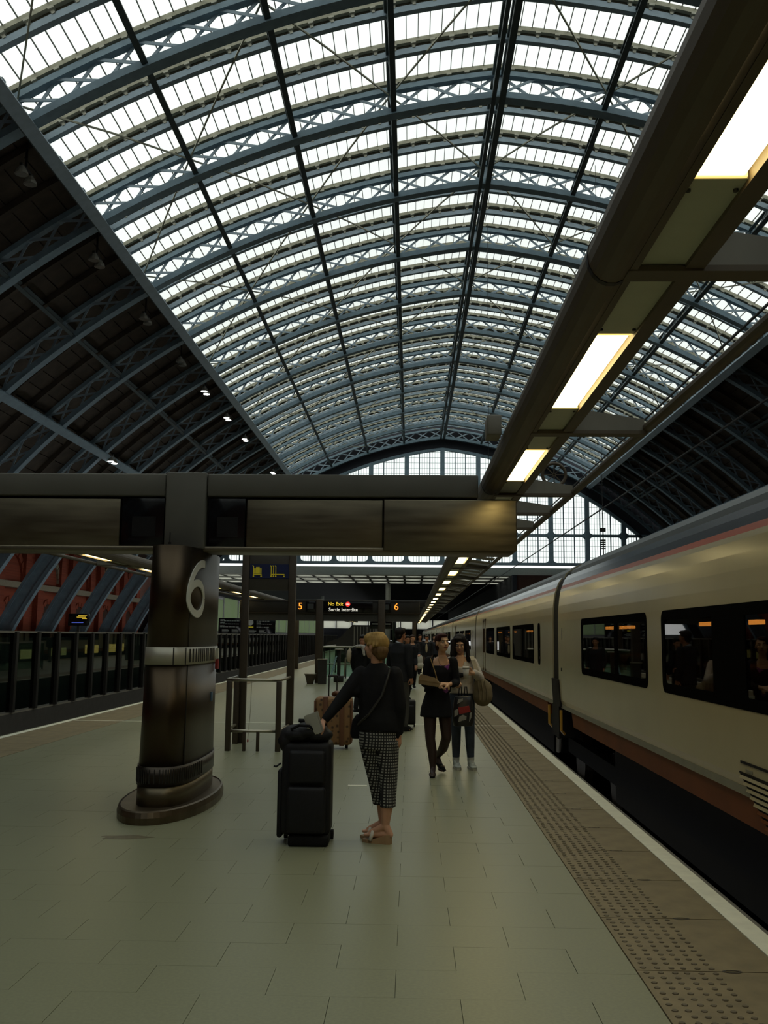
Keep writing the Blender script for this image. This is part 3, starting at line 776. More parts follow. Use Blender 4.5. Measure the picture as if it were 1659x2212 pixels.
# =================================================================== light booms over the platform edges
def boom(name, label, cx, sgn, segs, lamps, yend0, yend1, arms, near=False):
    """sgn=+1: bullnose tube on the platform side is to the left"""
    t = thing(name, label, 'light boom', (cx, (yend0 + yend1) / 2, 3.1), 'lamp booms along the platform edges')
    Z = 3.1
    def X(a): return cx + sgn * a
    ya = yend0
    for yb in segs:
        b = MB(); n = 18
        prof = [(-0.165 + 0.095 * math.cos(2*PI*i/n), 3.185 + 0.115 * math.sin(2*PI*i/n)) for i in range(n)]
        b.loft([[V((X(px), yy, pz)) for px, pz in prof] for yy in (ya + 0.004, yb - 0.004)])
        b.box(min(X(-0.17), X(0.14)), max(X(-0.17), X(0.14)), ya + 0.004, yb - 0.004, 3.14, 3.26)
        b.build('boom_housing', M_BOOM, t, smooth=False)
        b = MB(); n = 18
        b.loft([[V((X(-0.165 + 0.098 * math.cos(2*PI*i/n)), yy, 3.185 + 0.118 * math.sin(2*PI*i/n))) for i in range(n)] for yy in (yb - 0.016, yb + 0.016)])
        b.build('joint_ring', M_DARK, t)
        ya = yb
    b = MB(); b.box(min(X(0.10), X(0.175)), max(X(0.10), X(0.175)), yend0, yend1, 3.09, 3.17); b.build('side_rail', M_BOOM, t)
    b = MB(); b.box(min(X(-0.115), X(-0.085)), max(X(-0.115), X(-0.085)), yend0, yend1, 3.085, 3.16); b.build('side_rail', M_BOOM, t)
    # lamps and frosted panels
    prev = yend0; sc = MB()
    for (l0, l1) in lamps:
        lp = MB(); lp.box(min(X(-0.072), X(0.084)), max(X(-0.072), X(0.084)), l0, l1, 3.112, 3.13); lo_ = lp.build('lamp', M_LAMP, t)
        for yy in (l0 - 0.012, l1):
            e = MB(); e.box(min(X(-0.08), X(0.092)), max(X(-0.08), X(0.092)), yy, yy + 0.012, 3.106, 3.13)
            e.build('lamp_rim', M_LAMPF, lo_)
        if l0 - prev > 0.1:
            p_ = MB(); p_.box(min(X(-0.085), X(0.10)), max(X(-0.085), X(0.10)), prev + 0.02, l0 - 0.02, 3.108, 3.13); p_.build('frosted_panel', M_FROST, t)
            for yy in (prev + 0.09, (prev + l0) / 2, l0 - 0.09):
                for a in (-0.07, 0.085): sc.cyl((X(a), yy), 0.009, 3.100, 3.109, 8)
        prev = l1
    sc.build('screw', M_DARK, t, kind='stuff')
    # arms reaching out to the edge rail
    for yy in arms:
        a = MB()
        for w_, d in ((0.09, 0),):
            a.loft([[V((X(0.15), yy - .045, 3.10)), V((X(0.15), yy + .045, 3.10)), V((X(0.15), yy + .045, 3.27)), V((X(0.15), yy - .045, 3.27))],
                    [V((X(0.68), yy - .03, 3.11)), V((X(0.68), yy + .03, 3.11)), V((X(0.68), yy + .03, 3.19)), V((X(0.68), yy - .03, 3.19))]])
        am = a.build('arm', M_ARM, t)
        c = MB(); c.box(min(X(-0.12), X(0.69)), max(X(-0.12), X(0.69)), yy - .055, yy + .055, 3.08, 3.105); c.build('arm_clamp', M_BOOM, am)
    b = MB(); b.tube([(X(0.70), yend0, 3.13), (X(0.70), yend1, 3.13)], 0.035, 10); b.build('edge_rail', M_BOOM, t)
    return t
far_l = [(17.94 + 3.68 * i - 0.71, 17.94 + 3.68 * i + 0.71) for i in range(24)]
near_l = [(1.35, 2.8), (4.37, 5.81), (7.18, 8.62), (10.5, 11.92), (13.86, 15.28)]
armsY = [0.6, 3.56, 6.5, 9.42, 10.9] + [12.4 + 3.68 * i for i in range(24)]
bm1 = boom('light_boom', 'brown lamp boom over the platform edge beside the train, passing above the portal', 0.97, 1,
     [3.62, 9.25, 16.1] + [16.1 + 7.36 * i for i in range(1, 13)], near_l + far_l, -1.2, 104.4, armsY)
lou = MB()
y = 16.2
while y < 104:
    lou.beam((1.16, y, 3.20), (1.62, y, 3.14), 0.5, 0.012); y += 0.92
lou.build('louvre', M_ARM, bm1, kind='stuff')
rbox('loudspeaker', 0.58, 0.69, 6.95, 7.2, 3.18, 3.34, 0.012, M_ARM, bm1)
wr = MB(); n = 24
wr.tube([(1.55 + .125 * math.cos(2*PI*i/n), 9.95, 3.40 + .125 * math.sin(2*PI*i/n)) for i in range(n + 1)], 0.018, 8)
for i in range(8): wr.beam((1.55, 9.95, 3.40), (1.55 + .12 * math.cos(2*PI*i/8), 9.95, 3.40 + .12 * math.sin(2*PI*i/8)), 0.010, 0.010)
wr.box(1.44, 1.66, 9.93, 9.97, 3.16, 3.29)
wr.build('spoked_ring', M_BOOM, bm1)
boom('light_boom', 'lamp boom over the other platform edge, beside the dark glass fence', -6.08, -1,
     [15.2] + [15.2 + 7.36 * i for i in range(1, 13)], far_l, 9.8, 104.4, [12.4 + 3.68 * i for i in range(24)])

# =================================================================== trolley bay: rails, posts and sign
tb = thing('trolley_bay', 'stainless rail enclosure with tall posts carrying a blue luggage trolley sign', 'trolley bay', (-2.25, 13.9, 0))
FX0, FX1, FY, BY = -2.60, -1.88, 13.5, 14.5
for (x, y, h, w) in ((FX0, FY, .985, .075), (FX1, FY, .985, .075)): rbox('rail_post', x - w/2, x + w/2, y - w/2, y + w/2, 0, h, 0.006, M_POST, tb)
for x in (-2.585, -1.85): rbox('tall_post', x - .055, x + .055, BY - .05, BY + .05, 0, 2.98, 0.008, M_POST, tb)
rbox('rail_post', -2.70, -2.62, BY - .14, BY - .06, 0, .98, 0.006, M_POST, tb)
b = MB(); b.tube([(-2.66, BY - .1, 1.0), (FX0 - .03, FY, 1.0), (FX1 + .0, FY, 1.0), (-1.85, BY - .05, 1.0)], 0.024, 10); b.build('top_rail', M_RAILS, tb, smooth=True)
b = MB(); b.tube([(-2.66, BY - .1, 0.28), (FX0 - .03, FY - .01, 0.28), (FX1 + .0, FY - .01, 0.28), (-1.85, BY - .05, 0.28)], 0.022, 10); b.build('low_rail', M_RAILS, tb, smooth=True)
for x in (-2.365, -2.17): rbox('stub_post', x - .022, x + .022, FY - .022, FY + .022, 0, .28, 0.004, M_POST, tb)
b = MB(); b.tube([(-2.28, FY, 0.985), (-2.283, FY - .01, 0.6), (-2.31, FY - .02, 0.16)], 0.004, 6); cdn = b.build('pull_cord', M_ALU, tb)
b = MB(); b.ell((-2.31, FY - .02, 0.145), .012, .012, .022); b.build('cord_knob', mat('knob_red', (0.35, 0.02, 0.02), 0.4), cdn)
pn = rbox('sign_panel', -2.53, -1.905, BY - .03, BY + .03, 2.335, 2.98, 0.005, mat('sign_panel_brown', (0.075, 0.066, 0.055), 0.5, 0.3), tb)
b = MB(); b.box(-2.515, -1.905, BY - .04, BY - .031, 2.525, 2.745); b.build('sign_face', M_BLUESIGN, tb)
g = MB(); ys_ = BY - 0.046
def ln(mb, pts, w, ox, oz, k):
    for (a, c) in zip(pts[:-1], pts[1:]): mb.beam((ox + a[0]*k, ys_, oz + a[1]*k), (ox + c[0]*k, ys_, oz + c[1]*k), 0.006, w, (0, 0, 1) if abs(c[0]-a[0]) > 1e-6 else (0, 1, 0))
    return mb
# loaded trolley
ox, oz = -2.475, 2.55
g.cbox((ox + .012, ys_, oz + .09), .013, .006, .15); g.beam((ox + .012, ys_, oz + .16), (ox - .005, ys_, oz + .175), .006, .014)
g.cbox((ox + .075, ys_, oz + .035), .135, .006, .013); g.cbox((ox + .079, ys_, oz + .088), .118, .006, .085); g.cbox((ox + .08, ys_, oz + .14), .055, .006, .022)
for x in (.014, .134):
    g.loft([[V((ox + x + .013*math.cos(2*PI*i/10), yy, oz + .006 + .013*math.sin(2*PI*i/10))) for i in range(10)] for yy in (ys_ - .003, ys_ + .003)])
# nested empty trolleys
ox = -2.195
for k in range(3):
    g.cbox((ox + .012 + .036*k, ys_, oz + .09), .012, .006, .15); g.beam((ox + .012 + .036*k, ys_, oz + .16), (ox - .004 + .036*k, ys_, oz + .175), .006, .013)
    for x in (.012 + .036*k,):
        g.loft([[V((ox + x + .012*math.cos(2*PI*i/10), yy, oz + .006 + .012*math.sin(2*PI*i/10))) for i in range(10)] for yy in (ys_ - .003, ys_ + .003)])
g.cbox((ox + .115, ys_, oz + .037), .21, .006, .013)
g.loft([[V((ox + .215 + .013*math.cos(2*PI*i/10), yy, oz + .006 + .013*math.sin(2*PI*i/10))) for i in range(10)] for yy in (ys_ - .003, ys_ + .003)])
g.build('pictogram', M_YEL, tb, kind='stuff')
sh = MB(); sh.cbox((-2.475 + .04, ys_ - .001, oz + .085), .006, .007, .08); sh.cbox((-2.475 + .118, ys_ - .001, oz + .085), .006, .007, .08); sh.build('case_line', M_BLUESIGN, tb)

# =================================================================== second portal with the lit signs
p2 = thing('sign_gantry', 'dark sign gantry with orange numbers 5 and 6 beyond the trolley bay', 'sign gantry', (-2, 32.6, 0))
Y2 = 32.6
for x in (-3.18, -1.0): rbox('gantry_post', x - .125, x + .125, Y2 - .1, Y2 + .3, 0, 2.9, 0.02, M_POST, p2)
rbox('gantry_beam', -6.0, 0.33, Y2 - .02, Y2 + .35, 2.42, 2.85, 0.02, M_DARK, p2)
b = MB(); b.box(-6.0, 0.33, Y2 - .06, Y2 - .02, 2.845, 2.86); b.box(-6.0, 0.33, Y2 - .06, Y2 - .02, 2.41, 2.43); b.build('edge_trim', M_POST, p2)
b = MB(); b.box(-6.0, 0.33, Y2 + .02, Y2 + .3, 2.15, 2.42); b.build('lower_panel', mat('gantry_lower', (0.05, 0.048, 0.042), 0.5), p2)
rbox('sign_face', -3.03, -1.32, Y2 - .05, Y2 - .02, 2.46, 2.82, 0.006, M_SCREEN, p2)
text('lettering', 'No Exit', 0.17, (-2.62, Y2 - .058, 2.735), M_LEDY, p2)
text('lettering', 'Sortie Interdite', 0.165, (-2.35, Y2 - .058, 2.54), M_LEDW, p2)
b = MB(); b.loft([[V((-2.19 + .085*math.cos(2*PI*i/16), yy, 2.735 + .085*math.sin(2*PI*i/16))) for i in range(16)] for yy in (Y2 - .06, Y2 - .052)]); ne = b.build('no_entry_disc', M_LEDR, p2)
b = MB(); b.cbox((-2.19, Y2 - .062, 2.735), .12, .004, .03); b.build('disc_bar', M_LEDW, ne)
text('numeral', '5', 0.33, (-3.86, Y2 - .04, 2.645), M_ORAN, p2); text('numeral', '6', 0.33, (-0.49, Y2 - .04, 2.655), M_ORAN, p2)
for x in (-3.5, -0.86):
    mo = rbox('monitor', x - .17, x + .17, Y2 - .06, Y2 - .02, 2.46, 2.82, 0.006, M_SCREEN, p2)
    b = MB(); b.box(x - .11, x + .11, Y2 - .066, Y2 - .061, 2.56, 2.74); b.build('display_face', mat('display_grey', (0.06, 0.065, 0.065), 0.4), mo)
# two small hanging screens farther on
for i, x in enumerate((-1.72, -1.12)):
    h = thing('hanging_screen', ('small black screen hanging under the sign gantry, left of its post' if i == 0 else 'small black screen hanging under the sign gantry, right of its post'), 'screen', (x, 46, 2.1))
    rbox('screen_case', x - .26, x + .26, 45.9, 46.1, 1.98, 2.62, 0.02, M_SCREEN, h)
    b = MB(); b.box(x - .17, x + .12, 45.885, 45.899, 2.35, 2.42); b.box(x - .17, x + .15, 45.885, 45.899, 2.2, 2.25); b.build('text_line', mat('dim_text', (0.3, 0.3, 0.27), 0.5), h)
    b = MB(); b.tube([(x, 46, 2.62), (x, 46, 3.35)], 0.03, 8); b.build('hanger', M_DARK, h)
# the beam they hang from
hb = thing('cross_beam', 'grey cross beam over the platform behind the sign gantry', 'beam', (-1.4, 46, 3.3))
rbox('beam_body', -6.0, 0.9, 45.8, 46.2, 3.1, 3.4, 0.02, M_DARK, hb)
for x in (-5.6, 0.2): rbox('beam_post', x - .1, x + .1, 45.9, 46.1, 0, 3.1, 0.01, M_POST, hb)

# =================================================================== glass fence beyond the left track
fx = -10.0
gf = thing('glass_fence', 'long dark glass fence with brown posts along the far side of the left track', 'fence', (fx, 60, 0))
b = MB(); b.box(fx - .25, fx + .05, 8, 128, -1.2, -0.38); b.build('base_wall', mat('fence_base', (0.06, 0.056, 0.05), 0.8), gf)
b = MB(); b.box(fx - .22, fx + .02, 8, 128, -0.38, -0.345); b.build('wall_cap', M_ARM, gf)
post_me = MB().box(-.09, .09, -.07, .07, -0.345, 1.66).mesh('fence_post'); post_me.materials.append(M_DARK)
fgl = MB().box(-.008, .008, .075, 1.345, -0.30, 1.63).mesh('glass_panel'); fgl.materials.append(M_FENCEGL)
y = 12.0
while y < 126:
    for nm, me in (('fence_post', post_me), ('glass_panel', fgl)):
        o = bpy.data.objects.new(nm, me); COL.objects.link(o); o.parent = gf; o.location = (0, y - 60, 0)
    y += 1.42
b = MB(); b.box(fx - .03, fx + .03, 8, 128, 1.63, 1.68); b.build('top_rail', M_ARM, gf)
# shops of the arcade under the wall, seen through the fence
for i, (x, y, z, w, h, pale) in enumerate([(-30, 71, -0.35, 1.9, 0.75, 1), (-30, 79.0, -.3, .6, .75, 1), (-30, 82.5, -.3, .8, .75, 1), (-30, 90.3, -.3, .9, .85, 0), (-30, 95.0, -.3, 1.0, .85, 0), (-30, 102, -.3, 2.2, .85, 0), (-30, 109.5, -.3, .9, .85, 0)]): pass
ar = struct('trim_1')
b = MB(); b.box(-31.2, -30.2, 40, 124, -5, 1.25); b.build('arcade_front', mat('arcade_green', (0.035, 0.06, 0.052), 0.5), ar)
b = MB(); b.box(-30.3, -29.9, 40, 124, -1.05, -0.65); b.build('arcade_ledge', mat('arcade_ledge', (0.10, 0.15, 0.13), 0.5), ar)
def wx(px): return 30.15 * 2000 / (886 - px) * 0.992
for i, (pa, pb, z0, z1, pale) in enumerate([(52, 84, -.42, .3, 1), (119, 125, -.3, .35, 1), (140, 150, -.3, .35, 1), (192, 200, -.25, .55, 0), (210, 219, -.25, .5, 0), (242, 259, -.25, .55, 0), (268, 274, -.2, .6, 0), (468, 472, -.2, .7, 0), (480, 484, -.2, .7, 0), (490, 495, -.2, .7, 0), (502, 506, -.2, .7, 0)]):
    ya, yb = wx(pa), wx(pb)
    if ya > 124: continue
    b = MB(); b.box(-30.22, -30.12, ya, yb, z0, z1); b.build('lit_window', M_SHOPY if pale else M_SHOPL, ar)
# departures boards beyond the fence
for i, (x0, x1, z0, z1, lab) in enumerate([(-15.5, -13.55, 1.7, 2.95, 'black timetable board without an emblem, rows of white text, beyond the fence'),
                                           (-13.3, -10.9, 1.7, 2.95, 'black board with a round pale emblem and rows of white text beyond the fence')]):
    d = thing('departure_board', lab, 'board', ((x0 + x1) / 2, 75, 0))
    rbox('board_case', x0, x1, 75, 75.25, z0, z1, 0.03, M_SCREEN, d)
    b = MB(); rnd = random.Random(i)
    for r_ in range(3):
        zz = z1 - 0.16 - r_ * 0.24
        xx = x0 + 0.15 + (0.75 if i else 0); b.box(xx, xx + .35, 74.98, 74.995, zz, zz + .045)
        xe = x1 - .25
        while xx < xe - .2:
            w = rnd.uniform(.08, .25); b.box(xx, min(xx + w, xe), 74.98, 74.995, zz - .09, zz - .045); xx += w + .05
    for r_ in range(3):
        for c in (0.2, 1.0): b.box(x0 + c + .1, x0 + c + rnd.uniform(.5, .7), 74.98, 74.995, z0 + .12 + r_ * .09, z0 + .16 + r_ * .09)
    b.build('text_line', mat('board_text', (0.38, 0.40, 0.36), 0.5), d, kind='stuff')
    if i:
        c = MB(); c.loft([[V((x0 + .38 + .26*math.cos(2*PI*k/20), yy, z1 - .32 + .26*math.sin(2*PI*k/20))) for k in range(20)] for yy in (74.96, 74.99)]); em = c.build('round_emblem', mat('emblem_grey', (0.45, 0.45, 0.42), 0.5), d)
        c = MB(); c.box(x0 + .1, x0 + .64, 74.97, 74.99, z1 - .78, z1 - .66); c.build('emblem_caption', M_YEL, em)
    for x in (x0 + .3, x1 - .3): rbox('board_post', x - .06, x + .06, 75.05, 75.2, -5.0, z0, 0.01, M_DARK, d)
d = thing('information_screen', 'small dark information screen with orange text beyond the fence', 'screen', (-14.4, 40, 0))
rbox('screen_case', -14.83, -13.95, 40, 40.2, 1.95, 2.47, 0.02, M_SCREEN, d)
b = MB()
for k, (a, c) in enumerate(((.44, .82), (.38, .78), (.62, .82))): b.box(-14.83 + a, -14.83 + c, 39.985, 39.998, 2.37 - .06 * k, 2.39 - .06 * k)
b.build('orange_text', M_LEDY, d)
b = MB(); b.box(-14.66, -14.15, 39.985, 39.998, 2.07, 2.11); b.build('blue_text', M_LEDB, d)
rbox('screen_post', -14.45, -14.33, 40.05, 40.15, -5.0, 1.95, 0.01, M_DARK, d)

# =================================================================== escalator enclosure and stands near the second gantry
eg = thing('stairwell_enclosure', 'low green glass balustrade round a stairwell beyond the sign gantry', 'balustrade', (-2.1, 37, 0))
for (x0, y0, x1, y1) in ((-3.35, 34.2, -3.35, 36.4), (-3.35, 36.4, -1.6, 36.4), (-1.6, 36.4, 0.1, 36.4), (-3.35, 36.4, -3.35, 39), (-3.35, 39, -3.35, 42)):
    b = MB(); b.beam((x0, y0, .62), (x1, y1, .62), .02, 1.1); b.build('glass_panel', M_CLEAR, eg)
b = MB(); b.tube([(-3.35, 34.2, 1.2), (-3.35, 42, 1.2)], .035, 8); b.tube([(-3.35, 36.4, 1.2), (0.1, 36.4, 1.2)], .035, 8); b.build('handrail', M_RAILS, eg)
b = MB(); b.tube([(-3.35, 36.4, .55), (0.1, 36.4, .55)], .025, 8); b.build('mid_rail', M_ARM, eg)
for x in (-3.35, -2.5, -1.6, -.75, .1): rbox('baluster', x - .03, x + .03, 36.37, 36.43, 0, 1.2, .005, M_DARK, eg)
for (y, h) in ((34.2, 1.2), (39, 1.2), (42, 1.2)): rbox('baluster', -3.38, -3.32, y - .03, y + .03, 0, h, .005, M_DARK, eg)
ap = MB(); ap.beam((-2.28, 34.6, .78), (-1.86, 34.6, .02), .05, .045); ap.beam((-2.38, 34.6, .82), (-2.42, 34.6, .12), .05, .12); ap.beam((-2.40, 34.6, .82), (-2.26, 34.6, .80), .05, .05)
o = ap.build('folding_stand', M_RAILS); tag(o, 'pale metal A-shaped folding stand by the glass balustrade', 'stand')
kk = thing('reading_stand', 'slim dark stand with a tilted tray in front of the green glass', 'stand', (-2.55, 33.6, 0))
rbox('stand_base', -2.72, -2.38, 33.4, 33.75, 0, .22, .02, M_DARK, kk); rbox('stand_pole', -2.61, -2.49, 33.55, 33.65, .22, 1.15, .01, M_DARK, kk); rbox('tray', -2.69, -2.41, 33.4, 33.75, 1.13, 1.17, .008, M_RAILS, kk)
for (x, lab, h) in ((-2.98, 'tall grey waste bin with flat lid beside the gantry post', .82), (-3.4, 'low flared grey waste bin left of the gantry post', .32)):
    t = thing('waste_bin', lab, 'bin', (x, 31.9 if h > .5 else 32.0, 0))
    y = 31.9 if h > .5 else 32.0
    b = MB(); r0, r1 = (.13, .15) if h > .5 else (.10, .17)
    b.loft([[V((x - r_, y - r_, z)), V((x + r_, y - r_, z)), V((x + r_, y + r_, z)), V((x - r_, y + r_, z))] for r_, z in ((r0, 0), (r1, h))]); b.build('bin_body', M_DARK if h > .5 else M_POST, t)
    b = MB(); b.box(x - r1 - .02, x + r1 + .02, y - r1 - .02, y + r1 + .02, h, h + .03); b.build('bin_lid', M_RAILS, t)
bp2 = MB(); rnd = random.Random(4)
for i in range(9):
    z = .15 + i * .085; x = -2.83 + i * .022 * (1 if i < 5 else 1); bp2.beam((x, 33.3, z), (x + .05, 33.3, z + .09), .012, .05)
bp2 = bp2.build('blue_reflection', mat('reflection_blue', (0.35, 0.55, 0.62), 0.4)); tag(bp2, 'pale blue reflected light by the waste bin, built as a coloured strip', 'painted reflection')  # blue light reflected in the glass, put in as a coloured strip

lh = thing('stair_hood', 'dark stair hood with grey bars beyond the green glass balustrade', 'stair hood', (-3.2, 58, 0))
b = MB(); b.loft([[V((x, y, 0)), V((x, y, z)), V((x, y + 5, z)), V((x, y + 5, 0))] for x, y, z in ((-5.2, 58, 1.2), (-4.4, 58, 1.5), (-3.6, 58, 2.3), (-2.2, 58, 2.3))]); b.build('hood_body', M_DARK, lh)
for i in range(7):
    b = MB(); b.box(-3.5 + i*.2, -3.46 + i*.2, 57.93, 57.98, .9, 2.2); b.build('hood_bar', M_ARM, lh)
# =================================================================== things up in the shed
fl = [(SG + 1.0, YR[k] + .9, True) for k in (13, 14, 15)] + [(SG + 1.0, 107.6, True), (28.0, 71.5, True)] + [(SG + 1.0, YR[k] + 2.0, False) for k in (9, 10, 11, 12)]
onames = ['first lit floodlight pair under the roof girder, the biggest bright dots', 'second lit floodlight pair under the roof girder', 'third lit floodlight pair under the roof girder', 'last lit floodlight pair by the portal beam under the upper girder', 'lit floodlight pair on the lower blue girder, just above the portal beam',
          'unlit floodlight pair nearest the camera under the dark roof edge', 'unlit floodlight pair second along the dark roof edge', 'unlit floodlight pair third along the dark roof edge', 'unlit floodlight pair fourth along the dark roof edge']
for (s, y, lit), lab in zip(fl, onames):
    p = arch(s, -0.15, -1)
    t = thing('floodlight', lab, 'floodlight', (p.x, y, p.z), 'floodlights under the left haunch')
    b = MB(); b.beam((p.x, y - .5, p.z), (p.x, y + .7, p.z), .12, .1); b.beam((p.x, y, p.z), (p.x, y, arch(s, 1.3 if s < 25 else 0.1, -1).z + (0 if s < 25 else .05)), .08, .08); b.build('bracket', M_DARK, t)
    for dy in (-.38, .5):
        b = MB(); b.loft([[V((p.x + r_*math.cos(2*PI*i/12), y + dy + r_*math.sin(2*PI*i/12), p.z + z)) for i in range(12)] for r_, z in ((.1, -.05), (.26, -.3), (.28, -.42))]); hd = b.build('lamp_head', M_ARM, t)
        b = MB(); b.cyl((p.x, y + dy), .24, p.z - .44, p.z - .42, 12); b.build('lens', M_SPOT if lit else mat('lens_off', (0.25, 0.25, 0.23), 0.2), hd)
# overhead wires
for i, (x, z, lab) in enumerate(((3.73, 4.15, 'lower overhead contact wire above the train'), (3.75, 5.25, 'upper overhead carrier wire above the train'))):
    b = MB(); pts = [(x, -5 + 6 * k, z - (0.12 * math.sin(PI * ((k * 6) % 48) / 48) if i else 0)) for k in range(24)]; b.tube(pts, 0.016, 6)
    tag(b.build('overhead_wire', M_DARK), lab, 'wire')
for i, (px, y, z0, z1, r) in enumerate(((8.3, 40, 5.2, 7.0, .05), (3.9, 46, 5.0, 6.6, .03))):
    b = MB(); b.tube([(px, y, z0), (px, y, z1)], r * .5, 6)
    for k in range(5):
        zz = z0 + .25 + k * .09; b.cyl((px, y), r * 2.2, zz, zz + .04, 10)
    b.cyl((px, y), r * 2.4, z0 + 1.0, z0 + 1.16, 10)
    o = b.build('insulator', M_DARK); tag(o, ('larger' if i == 0 else 'thinner') + ' dark insulator string hanging in front of the gable glazing', 'insulator')
    b = MB(); b.tube([(px, y, z1), (px, y, 23)], .012, 5); h = b.build('hanger_wire', M_DARK, o)

# =================================================================== the train
TX = 2.32
PROF = [(0.05, 0.40), (0.03, 0.58), (0.0, 0.70), (0.0, 1.165), (0.0, 1.905), (0.004, 2.02), (0.013, 2.14), (0.026, 2.26), (0.042, 2.36), (0.055, 2.405)]
ORNG = [(0.055, 2.405), (0.075, 2.46)]
NAVB = [(0.075, 2.46), (0.105, 2.54), (0.165, 2.62)]
LEDG = [(0.165, 2.62), (0.20, 2.60), (0.235, 2.70), (0.45, 2.84), (0.9, 2.96), (1.41, 3.0)]
TW_ = 2.82
def strip(mb, prof, y0, y1, both=True):
    for (a, b) in zip(prof[:-1], prof[1:]):
        for m_ in ((0, 1) if both else (0,)):
            pa = (TX + a[0] if not m_ else TX + TW_ - a[0]); pb = (TX + b[0] if not m_ else TX + TW_ - b[0])
            vs = [(pa, y0, a[1]), (pa, y1, a[1]), (pb, y1, b[1]), (pb, y0, b[1])]
            mb.add(vs, [(0, 3, 2, 1)] if not m_ else [(0, 1, 2, 3)])
def rr(y0, y1, z0, z1, r, n=5):
    pts = []
    for (cy, cz, a0) in ((y1 - r, z1 - r, 0), (y0 + r, z1 - r, 90), (y0 + r, z0 + r, 180), (y1 - r, z0 + r, 270)):
        for i in range(n + 1):
            a = math.radians(a0 + 90 * i / n); pts.append((cy + r * math.cos(a), cz + r * math.sin(a)))
    return pts
def window(par, y0, y1, mull=None, z0=1.165, z1=1.905):
    o_ = rr(y0, y1, z0, z1, 0.09); i_ = rr(y0 + .075, y1 - .075, z0 + .085, z1 - .085, 0.05); n = len(o_); b = MB()
    xa, xb = TX - 0.004, TX + 0.03
    vs = [(xa, *p) for p in o_] + [(xa, *p) for p in i_] + [(xb, *p) for p in o_] + [(xb, *p) for p in i_]
    fs = []
    for j in range(n):
        k = (j + 1) % n
        fs += [(j, n + j, n + k, k), (n + j, 3*n + j, 3*n + k, n + k), (j, k, 2*n + k, 2*n + j)]
    b.add(vs, fs)
    for ym in (mull or []): b.box(xa + .001, xb, ym[0], ym[1], z0 + .05, z1 - .05)
    w = b.build('window', M_WFRAME, par)
    g = MB(); g.loft([[V((x, *p)) for p in i_] for x in (TX + 0.004, TX + 0.009)]); g.build('pane', M_TGLASS, w)
    # corner fillets of the body skin outside the rounded frame
    return w
def carriage(label, y0, y1, wins, near=False, doors=()):
    """y0..y1 body; wins: list of (ya, yb, mullions)"""
    t = thing('train_carriage', label, 'train', (TX + TW_/2, (y0 + y1)/2, 0), 'carriages of the cream train')
    b = MB(); W0, W1 = 1.165, 1.905
    strip(b, PROF[1:4], y0, y1); strip(b, PROF[4:], y0, y1)
    cuts = sorted([(a, c) for a, c, *_ in wins] + [(a, c) for a, c in doors]); ya = y0
    for (a, c) in cuts:
        strip(b, PROF[3:5], ya, a, False); ya = c
    strip(b, PROF[3:5], ya, y1, False)
    b.add([(TX + TW_, y0, W0), (TX + TW_, y1, W0), (TX + TW_, y1, W1), (TX + TW_, y0, W1)], [(0, 1, 2, 3)])
    # corner pieces so the body meets the rounded window frames
    for (a, c) in cuts:
        for (yy, sy) in ((a, 1), (c, -1)):
            for (zz, sz) in ((W0, 1), (W1, -1)):
                pts = [V((TX, yy, zz))]
                for i in range(6):
                    g_ = PI/2 * i/5; pts.append(V((TX, yy + sy*.09*(1 - math.sin(g_)), zz + sz*.09*(1 - math.cos(g_)))))
                b.add(pts, [tuple(range(7))])
    full = PROF[1:] + ORNG[1:] + NAVB[1:] + LEDG[1:]
    for yy in (y0, y1):
        ring = [V((TX + x, yy, z)) for x, z in full] + [V((TX + TW_ - x, yy, z)) for x, z in reversed(full[:-1])]
        b.add(ring, [tuple(range(len(ring)))])
    b.build('body', M_CREAM, t, smooth=True)
    b = MB(); strip(b, ORNG, y0, y1); b.build('orange_line', M_ORP, t)
    b = MB(); strip(b, NAVB, y0, y1); b.build('roof_band', M_NAVYP, t)
    b = MB(); strip(b, LEDG, y0, y1); b.build('roof', M_ROOFG, t)
    b = MB(); b.box(TX + .012, TX + .05, y0 + .05, y1 - .05, .575, .635); b.build('grey_strip', M_GREYS, t)
    b = MB(); b.loft([[V((TX + .035, yy, .575)), V((TX + .06, yy, .36)), V((TX + .12, yy, .36)), V((TX + .12, yy, .575))] for yy in (y0 + .9, y1 - .9)]); b.build('skirt', M_SKIRT, t)
    b = MB(); b.box(TX + .35, TX + TW_ - .35, y0 + 2.3, y1 - 2.3, -.45, .5); b.build('underframe', M_RUB, t)
    # inside
    b = MB(); b.box(TX + 1.5, TX + 1.55, y0 + .1, y1 - .1, .62, 2.4); b.box(TX + .1, TX + 2.7, y0 + .1, y1 - .1, .58, .62); b.box(TX + .1, TX + 1.5, y0 + .1, y1 - .1, 2.16, 2.2); b.build('interior', M_INT, t, kind='stuff')
    if near:
        yy = y0 + .9
        while yy < y1 - 1.2:
            rbox('seat', TX + .25, TX + 1.3, yy, yy + .16, .62, 1.45, .05, M_SEAT, t); yy += .95
    for (a, c, *m_) in wins:
        if c - a > 1.2:
            b = MB(); b.box(TX + .30, TX + .36, a + (c - a)*.56, c - .15, 1.765, 1.80); b.build('interior_lamp', M_INTL, t)
        window(t, a, c, m_[0] if m_ else None)
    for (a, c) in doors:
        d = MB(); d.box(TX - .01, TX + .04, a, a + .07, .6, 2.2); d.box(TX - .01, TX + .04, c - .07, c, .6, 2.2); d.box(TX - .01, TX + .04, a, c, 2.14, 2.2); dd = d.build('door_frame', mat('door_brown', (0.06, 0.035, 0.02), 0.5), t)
        e = MB(); e.box(TX + .05, TX + .09, a + .07, c - .07, .6, 2.14); e.build('door_shade_sheet', M_RUB, dd)  # black sheet closes the doorway, standing in for the shade inside
    return t
